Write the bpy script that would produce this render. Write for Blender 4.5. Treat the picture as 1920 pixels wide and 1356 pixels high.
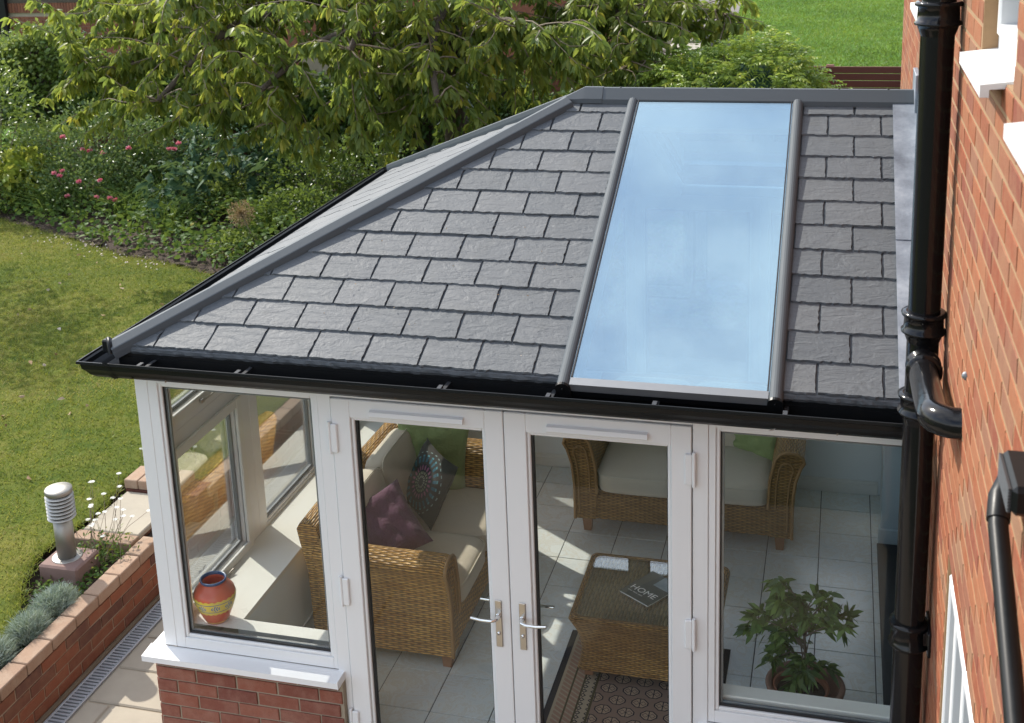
import bpy, math, random
import numpy as np
from mathutils import Vector, Matrix
random.seed(7); RNG = np.random.default_rng(7)
PI = math.pi
for o in list(bpy.data.objects): bpy.data.objects.remove(o)
S = bpy.context.scene
COL = S.collection
# ------------------------------------------------------------------ camera (shift lens, verticals nearly upright)
CAM = Vector((3.2683, -4.8081, 4.3436))
FPX = 2282.25
def cam_axes(yaw, pitch, roll):
    f = Vector((math.sin(yaw)*math.cos(pitch), math.cos(yaw)*math.cos(pitch), math.sin(pitch)))
    r = Vector((math.cos(yaw), -math.sin(yaw), 0)); u = r.cross(f)
    c, s = math.cos(roll), math.sin(roll)
    return c*r+s*u, -s*r+c*u, f
CR, CU, CF = cam_axes(-0.2709, -0.2432, -0.0368)
cd = bpy.data.cameras.new('camera'); cam = bpy.data.objects.new('camera', cd); COL.objects.link(cam)
cam.matrix_world = Matrix(((CR.x, CU.x, -CF.x, CAM.x), (CR.y, CU.y, -CF.y, CAM.y), (CR.z, CU.z, -CF.z, CAM.z), (0, 0, 0, 1)))
cd.sensor_width = 36; cd.lens = FPX/1920*36; cd.shift_y = -(678-351.8)/1920
cd.clip_start = .05; cd.clip_end = 600
cd.dof.use_dof = True; cd.dof.focus_distance = 6.3; cd.dof.aperture_fstop = 7.1
S.camera = cam
def project(p):
    d = Vector(p)-CAM; z = d.dot(CF)
    return (960+FPX*d.dot(CR)/z, 351.8-FPX*d.dot(CU)/z, z) if z > .05 else (1e6, 1e6, -1)
# ------------------------------------------------------------------ sky and sun
SUN_EL = math.radians(41); SX, SY = -.82, .572
W = bpy.data.worlds.new("World"); S.world = W; W.use_nodes = True
wn, wl = W.node_tree.nodes, W.node_tree.links
wn.clear()
wo = wn.new('ShaderNodeOutputWorld'); bg = wn.new('ShaderNodeBackground'); sky = wn.new('ShaderNodeTexSky')
sky.sky_type = 'NISHITA'; sky.sun_disc = False; sky.sun_elevation = SUN_EL; sky.sun_rotation = math.atan2(SX, SY) % (2*PI)
sky.air_density = 1.0; sky.dust_density = 1.2; sky.ozone_density = 1.0
tc = wn.new('ShaderNodeTexCoord'); n1 = wn.new('ShaderNodeTexNoise'); cr = wn.new('ShaderNodeValToRGB'); mx = wn.new('ShaderNodeMixRGB')
n1.inputs['Scale'].default_value = 2.3; n1.inputs['Detail'].default_value = 7; n1.inputs['Roughness'].default_value = .55
mp = wn.new('ShaderNodeMapping'); mp.inputs['Location'].default_value = (.35, .1, .6)
wl.new(tc.outputs['Generated'], mp.inputs[0]); wl.new(mp.outputs[0], n1.inputs['Vector'])
cr.color_ramp.elements[0].position = .40; cr.color_ramp.elements[1].position = .66
wl.new(n1.outputs[0], cr.inputs[0]); wl.new(cr.outputs[0], mx.inputs[0]); wl.new(sky.outputs[0], mx.inputs[1])
mx.inputs[2].default_value = (6.4, 6.6, 6.8, 1)
wl.new(mx.outputs[0], bg.inputs[0]); bg.inputs[1].default_value = .15; wl.new(bg.outputs[0], wo.inputs[0])
sl = bpy.data.lights.new('sun', 'SUN'); sun = bpy.data.objects.new('sun', sl); COL.objects.link(sun)
sl.energy = 2.7; sl.angle = math.radians(.5); sl.color = (1, .94, .84)
sun.rotation_euler = Vector((SX*math.cos(SUN_EL), SY*math.cos(SUN_EL), math.sin(SUN_EL))).to_track_quat('Z', 'Y').to_euler()
S.view_settings.view_transform = 'Standard'; S.view_settings.look = 'None'; S.view_settings.gamma = 1
S.view_settings.exposure = 1.12; S.view_settings.use_curve_mapping = False
S.cycles.use_denoising = True
S.cycles.max_bounces = 9; S.cycles.transparent_max_bounces = 24; S.cycles.caustics_reflective = False; S.cycles.caustics_refractive = False
S.cycles.sample_clamp_indirect = 6
# ------------------------------------------------------------------ materials
class NT:
    def __init__(s, name):
        s.m = bpy.data.materials.new(name); s.m.use_nodes = True
        s.n, s.l = s.m.node_tree.nodes, s.m.node_tree.links; s.n.clear()
        s.out = s.n.new('ShaderNodeOutputMaterial')
    def N(s, t, props=None, **ins):
        nd = s.n.new('ShaderNode'+t)
        for k, v in (props or {}).items(): setattr(nd, k, v)
        for k, v in ins.items():
            k = k.replace('_', ' ') if k not in nd.inputs else k
            if k.startswith('i') and k[1:].isdigit(): k = int(k[1:])
            s.set(nd.inputs[k], v)
        return nd
    def set(s, inp, v):
        if isinstance(v, bpy.types.NodeSocket): s.l.new(v, inp)
        else:
            if isinstance(v, tuple) and len(v) == 3 and inp.type == 'RGBA': v = v+(1,)
            inp.default_value = v
    def M(s, op, a, b=0., c=0.): return s.N('Math', {'operation': op}, i0=a, i1=b, i2=c).outputs[0]
    def mix(s, f, a, b): return s.N('MixRGB', None, i0=f, i1=a, i2=b).outputs[0]
    def noise(s, scale, detail=4, rough=.55, vec=None, dist=0.):
        nd = s.N('TexNoise', None, Scale=float(scale), Detail=float(detail), Roughness=rough, Distortion=dist)
        if vec is not None: s.l.new(vec, nd.inputs['Vector'])
        return nd.outputs[0]
    def obj(s): return s.N('TexCoord').outputs['Object']
    def world(s): return s.N('NewGeometry').outputs['Position']
    def ramp(s, f, stops):
        nd = s.N('ValToRGB', None, i0=f); e = nd.color_ramp.elements
        while len(e) < len(stops): e.new(.5)
        for k, (p, c) in enumerate(stops):
            e[k].position = p; e[k].color = (c+(1,)) if isinstance(c, tuple) else (c, c, c, 1)
        return nd.outputs[0]
    def rnd(s):
        a = s.N('ObjectInfo').outputs['Random']; b = s.N('NewGeometry').outputs['Random Per Island']
        return s.M('FRACT', s.M('ADD', s.M('MULTIPLY', a, 7.13), b))
    def bump(s, h, st=.3, d=.01): return s.N('Bump', None, Strength=st, Distance=d, Height=h).outputs[0]
    def pbr(s, col, rough=.5, normal=None, **kw):
        nd = s.N('BsdfPrincipled'); s.set(nd.inputs['Base Color'], col); s.set(nd.inputs['Roughness'], rough)
        if normal is not None: s.l.new(normal, nd.inputs['Normal'])
        for k, v in kw.items(): s.set(nd.inputs[k.replace('_', ' ')], v)
        return nd.outputs[0]
    def done(s, sh): s.l.new(sh, s.out.inputs[0]); return s.m
MC = {}
def simple(name, col, rough=.5, var=.12, scale=20, bump=.1, metal=0., bd=.002, spec=.5):
    """plain paint/plastic/metal with fine tone variation and relief"""
    if name in MC: return MC[name]
    t = NT(name); v = t.obj(); n = t.noise(scale, 5, .6, v); n2 = t.noise(scale*.13, 3, .6, v)
    a = tuple(c*(1-var) for c in col); b = tuple(min(1, c*(1+var)) for c in col)
    c = t.mix(t.M('MULTIPLY_ADD', n2, .5, t.M('MULTIPLY', n, .5)), a, b)
    r = t.M('MULTIPLY_ADD', n, .16, rough-.08)
    MC[name] = t.done(t.pbr(c, r, t.bump(n, bump, bd), Metallic=metal, Specular_IOR_Level=spec)); return MC[name]
def glassmat(name, tint, refl, base, rough=0.0, fres=1.0):
    """thin pane: transparent mixed with a mirror by Fresnel"""
    t = NT(name); lw = t.N('LayerWeight', None, Blend=.5).outputs['Facing']
    n = t.noise(3, 2, .5, t.obj())
    f = t.M('MINIMUM', t.M('MULTIPLY_ADD', t.M('POWER', lw, 3.5), fres, base), 1.)
    tr = t.N('BsdfTransparent', None, Color=tint).outputs[0]
    gl = t.N('BsdfGlossy', None, Color=refl, Roughness=rough, Normal=t.bump(n, .012, .003)).outputs[0]
    m = t.N('MixShader', None, i0=f, i1=tr, i2=gl).outputs[0]
    return t.done(m)
def brickmat(name, stops, spot=(.5, .35, .2), sc=1.):
    t = NT(name); v = t.obj(); r = t.rnd()
    base = t.ramp(r, stops)
    off = t.N('VectorMath', {'operation': 'ADD'}, i0=v, i1=t.N('CombineXYZ', None, i0=t.M('MULTIPLY', r, 37.), i1=t.M('MULTIPLY', r, 11.)).outputs[0]).outputs[0]
    n = t.noise(14*sc, 5, .65, off); f = t.noise(160*sc, 3, .7, off)
    c = t.mix(t.M('MULTIPLY', t.ramp(n, [(.42, 0.), (.68, 1.)]), .38), base, spot)
    c = t.mix(t.M('MULTIPLY', t.ramp(f, [(.5, 0.), (.75, 1.)]), .35), c, (.05, .035, .03))
    h = t.M('ADD', t.M('MULTIPLY', f, .5), n)
    return t.done(t.pbr(c, .88, t.bump(h, .6, .004), Specular_IOR_Level=.2))
M_house = brickmat('house brick clay', [(0., (.235, .066, .033)), (.22, (.28, .094, .044)), (.45, (.305, .120, .060)), (.62, (.205, .057, .036)), (.8, (.26, .140, .085)), (1., (.27, .084, .042))], (.31, .18, .10))
M_red = brickmat('red facing brick', [(0., (.21, .072, .050)), (.3, (.265, .095, .062)), (.6, (.17, .060, .046)), (.85, (.29, .112, .075)), (1., (.13, .052, .042))], (.36, .20, .15))
M_garden = brickmat('garden wall brick', [(0., (.22, .078, .045)), (.3, (.28, .105, .058)), (.5, (.13, .065, .050)), (.75, (.25, .092, .050)), (1., (.12, .06, .046))], (.30, .17, .10))
M_buff = brickmat('buff coping brick', [(0., (.33, .225, .155)), (.5, (.37, .25, .175)), (1., (.30, .20, .14))], (.42, .34, .26))
M_farbrick = brickmat('distant red brick', [(0., (.20, .075, .048)), (.5, (.24, .090, .055)), (1., (.17, .065, .045))], (.25, .14, .09))
M_mortar = simple('mortar', (.30, .185, .095), .95, .25, 60, .6)
M_mortar_g = simple('grey mortar', (.32, .27, .20), .95, .25, 60, .6)
M_upvc = simple('white window plastic', (.75, .755, .755), .32, .01, 8, .0)
M_upvc_cream = simple('white inner plastic', (.74, .74, .70), .35, .02, 8, .0)
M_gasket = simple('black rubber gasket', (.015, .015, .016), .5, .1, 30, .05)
M_gutter = simple('black gutter plastic', (.008, .009, .010), .36, .2, 60, .01, spec=.22)
M_iron = simple('black painted iron', (.008, .008, .009), .14, .2, 26, .16, bd=.003, spec=.32)
M_alu = simple('grey powder coated aluminium', (.085, .098, .108), .7, .08, 12, .02, spec=.35)
M_alu_dark = simple('dark grey aluminium', (.035, .037, .04), .4, .1, 30, .03)
M_alu_bare = simple('silver aluminium strip', (.24, .25, .26), .45, .06, 30, .05, metal=.4)
M_chrome = simple('polished chrome', (.75, .75, .74), .09, .05, 20, .02, metal=1.)
M_hplate = simple('bronzed chrome plate', (.50, .47, .43), .3, .1, 20, .02, metal=1.)
M_steel = simple('brushed stainless steel', (.31, .295, .27), .5, .15, 30, .08, metal=.8)
M_plaster = simple('pale painted plaster', (.74, .78, .78), .8, .04, 6, .05)
M_ceiling = simple('white ceiling paint', (.82, .83, .84), .8, .03, 6, .05)
M_darkroom = simple('unlit room black', (.03, .03, .035), .9, .1, 6, .05)  # near-black colour stands in for the lack of light indoors
M_threshold = simple('black door threshold', (.012, .012, .013), .4, .1, 20, .05)
M_bluewood = simple('pale blue grey painted wood', (.45, .54, .56), .45, .05, 10, .05)
M_board = simple('cream window board', (.74, .73, .67), .3, .03, 6, .03)
M_wood = simple('light brown leg wood', (.30, .14, .07), .45, .25, 18, .15)
M_louvre = simple('bright lamp louvre', (.42, .41, .39), .4, .08, 30, .03, metal=.3)
M_soil = simple('dark garden soil', (.055, .036, .024), .95, .5, 35, 1., bd=.03)
M_stone = simple('buff paving stone', (.34, .30, .235), .85, .35, 7, .6, bd=.006)
M_block = simple('pink brown concrete block', (.215, .135, .115), .85, .2, 20, .5, bd=.004)
M_drain = simple('galvanised drain grate', (.36, .38, .40), .5, .15, 30, .2, metal=.3)
M_void = simple('drain channel inside', (.01, .01, .01), .9, .2, 20, .1)
M_kerb = simple('mossy concrete haunch', (.16, .12, .075), .95, .35, 25, .6, bd=.004)
M_fence = simple('red brown fence timber', (.15, .055, .04), .8, .3, 15, .4)
M_greywood = simple('weathered grey roof felt', (.20, .175, .165), .85, .2, 10, .3)
M_terra = simple('terracotta', (.36, .135, .075), .75, .2, 20, .3)
M_terra_pale = simple('weathered terracotta rim', (.33, .19, .14), .8, .25, 15, .3)
M_bark = simple('grey brown bark', (.085, .065, .05), .9, .4, 25, 1., bd=.02)
M_twig = simple('pale twig bark', (.20, .155, .11), .8, .3, 40, .3)
def slatemat():
    t = NT('grey moulded slate'); v = t.obj(); r = t.rnd()
    off = t.N('VectorMath', {'operation': 'ADD'}, i0=v, i1=t.N('CombineXYZ', None, i0=t.M('MULTIPLY', r, 31.), i1=t.M('MULTIPLY', r, 17.)).outputs[0]).outputs[0]
    st = t.N('Mapping', {'vector_type': 'POINT'}, Vector=off, Rotation=(0, 0, .45), Scale=(5., 15., 8.)).outputs[0]
    a = t.noise(1.6, 7, .62, st, .9); b = t.noise(60, 4, .6, off)
    base = t.ramp(r, [(0., (.066, .077, .088)), (.35, (.083, .094, .104)), (.7, (.093, .103, .113)), (1., (.108, .116, .123))])
    c = t.mix(t.M('MULTIPLY', a, .5), base, (.070, .077, .087))
    c = t.mix(t.M('MULTIPLY', t.ramp(b, [(.55, 0.), (.8, 1.)]), .15), c, (.25, .25, .24))
    g = t.noise(1.7, 6, .65, t.world()); g2 = t.noise(9, 5, .7, t.world())
    c = t.mix(t.M('MULTIPLY', t.ramp(g, [(.42, 0.), (.66, 1.)]), .25), c, (.135, .142, .142)); c = t.mix(t.M('MULTIPLY', t.ramp(g2, [(.55, 0.), (.75, 1.)]), .35), c, (.065, .07, .066))
    h = t.M('MULTIPLY_ADD', b, .2, a)
    return t.done(t.pbr(c, t.M('MULTIPLY_ADD', b, .15, .54), t.bump(h, .7, .012)))
M_slate = slatemat()
def leadmat():
    t = NT('rolled lead'); v = t.obj(); a = t.noise(5, 6, .7, v); b = t.noise(80, 3, .7, v)
    c = t.ramp(a, [(.3, (.15, .17, .20)), (.5, (.25, .28, .32)), (.7, (.38, .41, .45))])
    return t.done(t.pbr(c, t.M('MULTIPLY_ADD', a, .3, .35), t.bump(t.M('MULTIPLY_ADD', b, .3, a), .35, .006), Metallic=.35))
M_lead = leadmat()
M_glass = glassmat('window glass', (.985, .995, .992), (.95, 1, .98), .016)
M_glassin = glassmat('side window glass', (.985, .995, .99), (1, 1, 1), .13, 0., 2.2)
M_skyglass = glassmat('blue solar control glass', (.62, .74, .80), (.55, .715, .81), .42, .0, .4)
M_tableglass = glassmat('table top glass', (.93, .96, .94), (1, 1, 1), .07, 0., 1.)

def tilemat():
    t = NT('pale marbled floor tile'); r = t.rnd(); v = t.world()
    off = t.N('VectorMath', {'operation': 'ADD'}, i0=v, i1=t.N('CombineXYZ', None, i0=t.M('MULTIPLY', r, 31.), i1=t.M('MULTIPLY', r, 57.)).outputs[0]).outputs[0]
    n = t.noise(7, 8, .68, off, 1.3)
    c = t.ramp(n, [(.3, (.62, .66, .65)), (.47, (.70, .735, .725)), (.52, (.66, .65, .59)), (.56, (.71, .745, .735)), (.8, (.74, .77, .765))])
    return t.done(t.pbr(c, .22, t.bump(n, .05, .002)))
M_tile = tilemat()
M_grout = simple('dark floor grout', (.07, .075, .075), .9, .1, 30, .2)
def wicker(name, c1, c2, p=.0115, q=.036):
    t = NT(name); uv = t.N('TexCoord').outputs['UV']; sp = t.N('SeparateXYZ', None, i0=uv)
    wob = t.noise(9, 3, .6, uv)
    u = t.M('MULTIPLY_ADD', t.M('SUBTRACT', wob, .5), .012, sp.outputs[0]); v = t.M('MULTIPLY_ADD', t.M('SUBTRACT', wob, .5), .009, sp.outputs[1])
    cu = t.M('DIVIDE', u, q); rv = t.M('DIVIDE', v, p); fl = t.M('FLOOR', rv)
    row = t.M('POWER', t.M('ABSOLUTE', t.M('SINE', t.M('MULTIPLY', rv, PI))), .6)
    wv = t.M('COSINE', t.M('MULTIPLY', t.M('ADD', cu, fl), PI))
    h = t.M('MULTIPLY', row, t.M('MULTIPLY_ADD', wv, .36, .64))
    strand = t.N('TexWhiteNoise', {'noise_dimensions': '2D'}, Vector=t.N('CombineXYZ', None, i0=t.M('FLOOR', t.M('MULTIPLY', cu, .31)), i1=fl).outputs[0]).outputs[0]
    base = t.mix(strand, c1, c2)
    big = t.noise(4, 3, .6, uv)
    base = t.mix(t.M('MULTIPLY', t.ramp(big, [(.4, 0.), (.65, 1.)]), .5), base, tuple(c*.55 for c in c1))
    c = t.mix(t.ramp(h, [(.08, 0.), (.5, 1.)]), (.045, .022, .008), base)
    return t.done(t.pbr(c, .45, t.bump(h, 1., .012)))
M_wick = wicker('honey wicker weave', (.50, .245, .052), (.76, .43, .115), .0135, .038)
M_wickt = wicker('woven table top', (.30, .16, .065), (.44, .26, .11), .017, .045)
M_wickd = wicker('brown wicker weave', (.36, .18, .050), (.58, .325, .10), .0105, .03)
def fabric(name, col, var=.12, sc=420, crease=6, cst=.35):
    t = NT(name); v = t.obj(); w = t.noise(sc, 2, .5, v); c = t.noise(crease, 4, .6, v, .5)
    a = tuple(x*(1-var) for x in col); b = tuple(min(1, x*(1+var)) for x in col)
    return t.done(t.pbr(t.mix(w, a, b), .95, t.bump(t.M('MULTIPLY_ADD', w, .08, c), cst, .02), Specular_IOR_Level=.15, Sheen_Weight=.2))
M_cush = fabric('beige seat fabric', (.60, .53, .42))
M_pipe = fabric('pale cushion piping', (.62, .57, .46))
M_green = fabric('crumpled green cotton', (.29, .36, .15), .15, 300, 16, .8)
M_purple = fabric('purple crushed satin', (.12, .050, .085), .25, 120, 12, .9)
def embroid():
    t = NT('dark embroidered cotton'); sp = t.N('SeparateXYZ', None, i0=t.N('TexCoord').outputs['UV'])
    x = t.M('SUBTRACT', sp.outputs[0], .5); y = t.M('SUBTRACT', sp.outputs[1], .5)
    r = t.M('SQRT', t.M('ADD', t.M('MULTIPLY', x, x), t.M('MULTIPLY', y, y))); a = t.M('ARCTAN2', y, x)
    def ring(r0, w, n, duty):
        band = t.M('LESS_THAN', t.M('ABSOLUTE', t.M('SUBTRACT', r, r0)), w)
        k = t.M('LESS_THAN', t.M('ABSOLUTE', t.M('SUBTRACT', t.M('FRACT', t.M('MULTIPLY', a, n/(2*PI))), .5)), duty)
        return t.M('MULTIPLY', band, k)
    c = t.mix(t.noise(200, 2, .5), (.016, .017, .016), (.028, .026, .022))
    c = t.mix(t.M('LESS_THAN', r, .26), t.mix(.5, c, (.045, .036, .028)), (.010, .010, .014))
    for r0, w, n, d, col in ((.075, .016, 14, .3, (.24, .26, .21)), (.13, .018, 18, .26, (.20, .24, .14)), (.20, .026, 20, .26, (.27, .09, .16)), (.235, .012, 20, .16, (.20, .06, .13)),
                             (.33, .038, 22, .24, (.03, .11, .15)), (.39, .014, 22, .2, (.08, .24, .28)), (.455, .007, 26, .2, (.22, .30, .29))):
        c = t.mix(ring(r0, w, n, d), c, col)
    return t.done(t.pbr(c, .9, t.bump(t.noise(300, 2), .2, .004)))
M_embroid = embroid()
def leafmat(name, stops, trans=.45, rough=.45, spec=.4):
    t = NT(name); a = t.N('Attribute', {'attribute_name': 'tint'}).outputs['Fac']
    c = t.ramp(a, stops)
    tr = t.N('BsdfTranslucent', None, Color=t.mix(.28, c, (.40, .47, .07))).outputs[0]
    return t.done(t.N('MixShader', None, i0=trans, i1=t.pbr(c, rough, None, Specular_IOR_Level=spec), i2=tr).outputs[0])
M_cherry = leafmat('cherry leaf', [(0., (.10, .165, .040)), (.45, (.20, .26, .055)), (.8, (.32, .34, .055)), (1., (.48, .42, .06))], .6, .4)
M_ivyleaf = leafmat('small hedge leaf', [(0., (.035, .085, .018)), (.6, (.105, .170, .034)), (1., (.24, .29, .07))], .38, .35)
M_roseleaf = leafmat('rose leaf', [(0., (.040, .095, .030)), (.6, (.095, .165, .055)), (1., (.22, .27, .10))], .3, .35)
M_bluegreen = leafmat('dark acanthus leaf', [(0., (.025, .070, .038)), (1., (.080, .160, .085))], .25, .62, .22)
M_cover = leafmat('ground cover leaf', [(0., (.035, .085, .018)), (.7, (.10, .175, .036)), (.93, (.16, .23, .05)), (1., (.40, .30, .05))], .3, .62, .22)
M_wist = leafmat('wisteria leaf', [(0., (.10, .19, .035)), (.6, (.28, .38, .06)), (1., (.44, .44, .08))], .45, .42)
M_grass = leafmat('lawn grass blade', [(0., (.075, .125, .018)), (.5, (.19, .22, .032)), (.85, (.31, .29, .055)), (1., (.34, .29, .10))], .35, .55)
M_cover2 = leafmat('meadow grass blade', [(0., (.05, .12, .015)), (.5, (.11, .20, .025)), (1., (.20, .28, .04))], .35, .6)
M_lav = leafmat('lavender leaf', [(0., (.18, .24, .19)), (1., (.40, .46, .42))], .25, .7)
M_petal = leafmat('pink rose petal', [(0., (.72, .10, .24)), (1., (.85, .34, .46))], .3, .5)
M_daisy = leafmat('white daisy petal', [(0., (.75, .75, .72)), (1., (.85, .85, .82))], .3, .6)
M_litter = leafmat('fallen leaf', [(0., (.15, .08, .035)), (.6, (.33, .22, .12)), (1., (.55, .48, .42))], .1, .8)
M_palepetal = leafmat('pale fallen petal', [(0., (.55, .42, .42)), (1., (.75, .68, .66))], .2, .8)
M_indoor = leafmat('indoor plant leaf', [(0., (.05, .11, .035)), (.5, (.17, .29, .075)), (1., (.32, .46, .15))], .35, .35)
M_straw = leafmat('dry straw stalk', [(0., (.30, .20, .11)), (1., (.45, .33, .19))], .1, .8)
def lawnmat(name, far=False):
    t = NT(name); v = t.world()
    a = t.noise(.9, 5, .6, v, .4); b = t.noise(6, 5, .65, v); f = t.noise(70, 4, .7, v)
    c = t.ramp(t.M('MULTIPLY_ADD', a, .6, t.M('MULTIPLY', b, .4)), [(.38, (.070, .115, .016)), (.5, (.14, .165, .026)), (.6, (.22, .21, .045))] if not far else [(.35, (.055, .13, .014)), (.5, (.10, .19, .022)), (.65, (.16, .25, .030))])
    c = t.mix(t.M('MULTIPLY', f, .5), c, (.04, .06, .012) if not far else (.035, .10, .010))
    return t.done(t.pbr(c, .9, t.bump(t.M('MULTIPLY_ADD', b, .4, f), .8, .03), Specular_IOR_Level=.1))
M_braid = simple('braided cane edging', (.30, .165, .06), .5, .4, 90, .8, bd=.004)
M_lawn = lawnmat('short lawn'); M_lawnfar = lawnmat('bright meadow', True)
def vasemat():
    t = NT('painted clay vase'); v = t.obj(); sp = t.N('SeparateXYZ', None, i0=v); z = sp.outputs[2]
    ang = t.M('ARCTAN2', sp.outputs[1], sp.outputs[0]); wig = t.M('MULTIPLY', t.M('SINE', t.M('MULTIPLY', ang, 22.)), .0022)
    zz = t.M('ADD', z, wig)
    red = t.mix(t.noise(30, 4, .6, v), (.50, .085, .04), (.60, .12, .06))
    inb = lambda x, a, b: t.M('MULTIPLY', t.M('GREATER_THAN', x, a), t.M('LESS_THAN', x, b))
    c = t.mix(inb(zz, .078, .157), red, (.62, .47, .07))
    for a, b in ((.094, .0975), (.1395, .143)): c = t.mix(inb(z, a, b), c, (.03, .08, .25))
    # leaf motifs: blue fronds repeated round the belly
    fa = t.M('SUBTRACT', t.M('FRACT', t.M('MULTIPLY', ang, 9/(2*PI))), .5); zc = t.M('DIVIDE', t.M('SUBTRACT', z, .1185), .017)
    d = t.M('ADD', t.M('POWER', t.M('DIVIDE', t.M('ABSOLUTE', fa), .36), 1.4), t.M('POWER', t.M('ABSOLUTE', zc), 1.4))
    vein = t.M('GREATER_THAN', t.M('SINE', t.M('ADD', t.M('MULTIPLY', fa, 38.), t.M('MULTIPLY', t.M('ABSOLUTE', zc), -4.))), -.1)
    c = t.mix(t.M('MULTIPLY', t.M('LESS_THAN', d, 1.), vein), c, (.05, .13, .30))
    c = t.mix(inb(z, .012, .017), c, (.62, .47, .07))
    c = t.mix(t.M('GREATER_THAN', z, .224), c, (.03, .07, .17))
    return t.done(t.pbr(c, .3, t.bump(t.noise(40, 3, .6, v), .15, .003)))
M_vase = vasemat()
def rugmat():
    t = NT('patterned wool rug'); sp = t.N('SeparateXYZ', None, i0=t.N('TexCoord').outputs['UV']); u, v = sp.outputs[0], sp.outputs[1]
    fz = t.noise(120, 3, .6); rose = (.44, .27, .20); sand = (.52, .43, .31); ink = (.022, .022, .035); olive = (.10, .085, .04)
    def cell(x, y, w, h):
        cx = t.M('MULTIPLY', t.M('SUBTRACT', t.M('FRACT', t.M('DIVIDE', x, w)), .5), w); cy = t.M('MULTIPLY', t.M('SUBTRACT', t.M('FRACT', t.M('DIVIDE', y, h)), .5), h); return cx, cy
    xs = t.M('ADD', u, t.M('MULTIPLY', t.M('MODULO', t.M('FLOOR', t.M('DIVIDE', v, .088)), 2.), .06))
    cx, cy = cell(xs, v, .12, .088); ax, ay = t.M('ABSOLUTE', cx), t.M('ABSOLUTE', cy)
    o = t.M('MAXIMUM', t.M('MAXIMUM', t.M('MULTIPLY', ax, .82), ay), t.M('MULTIPLY', t.M('ADD', ax, ay), .66))
    line = t.M('LESS_THAN', t.M('ABSOLUTE', t.M('SUBTRACT', o, .0345)), .0028)
    mid = t.M('MULTIPLY', t.M('LESS_THAN', ax, .0025), t.M('LESS_THAN', ay, .034))
    dia = t.M('LESS_THAN', t.M('ABSOLUTE', t.M('SUBTRACT', t.M('ADD', t.M('ABSOLUTE', t.M('SUBTRACT', ax, .018)), ay), .016)), .002)
    fld = t.mix(t.M('LESS_THAN', o, .0345), t.mix(fz, (.28, .19, .15), (.38, .26, .20)), (.50, .36, .26))
    fld = t.mix(t.M('MAXIMUM', t.M('MAXIMUM', line, mid), dia), fld, ink)
    # borders measured inwards from the long edge
    e = t.M('MINIMUM', u, t.M('MINIMUM', v, t.M('SUBTRACT', .90, u)))
    dg = t.M('FRACT', t.M('DIVIDE', t.M('ADD', v, t.M('MULTIPLY', u, .7)), .034))
    strip = t.mix(t.M('LESS_THAN', dg, .35), rose, t.mix(t.M('LESS_THAN', dg, .8), ink, sand))
    bx, by = cell(u, v, .05, .036); br = t.M('ADD', t.M('ABSOLUTE', bx), t.M('ABSOLUTE', by))
    flower = t.mix(t.M('LESS_THAN', t.M('ABSOLUTE', t.M('SUBTRACT', br, .013)), .004), sand, ink)
    c = fld
    for lim, col in ((.235, olive), (.222, flower), (.165, olive), (.155, strip), (.108, olive), (.098, strip), (.05, sand), (.035, ink)):
        c = t.mix(t.M('LESS_THAN', e, lim), c, col)
    c = t.mix(t.M('MULTIPLY', fz, .3), c, (.05, .04, .035))
    return t.done(t.pbr(c, .97, t.bump(t.noise(500, 2), .5, .004), Specular_IOR_Level=.1))
M_rug = rugmat()
def magmat():
    t = NT('magazine cover print'); sp = t.N('SeparateXYZ', None, i0=t.N('TexCoord').outputs['UV']); u, v = sp.outputs[0], sp.outputs[1]
    n = t.noise(9, 4, .6)
    c = t.mix(n, (.035, .045, .045), (.08, .10, .095))
    c = t.mix(t.M('GREATER_THAN', t.M('ADD', v, t.M('MULTIPLY', u, .15)), .82), c, (.10, .105, .085))
    c = t.mix(t.M('MULTIPLY', t.M('GREATER_THAN', u, .62), t.M('LESS_THAN', v, .55)), c, t.mix(n, (.10, .16, .20), (.42, .48, .50)))
    return t.done(t.pbr(c, .18))
M_mag = magmat()
M_print = simple('white printed lettering', (.8, .8, .78), .4, .01, 5, 0.)
M_page = simple('paper page edges', (.7, .69, .65), .8, .05, 60, .1)
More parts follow.
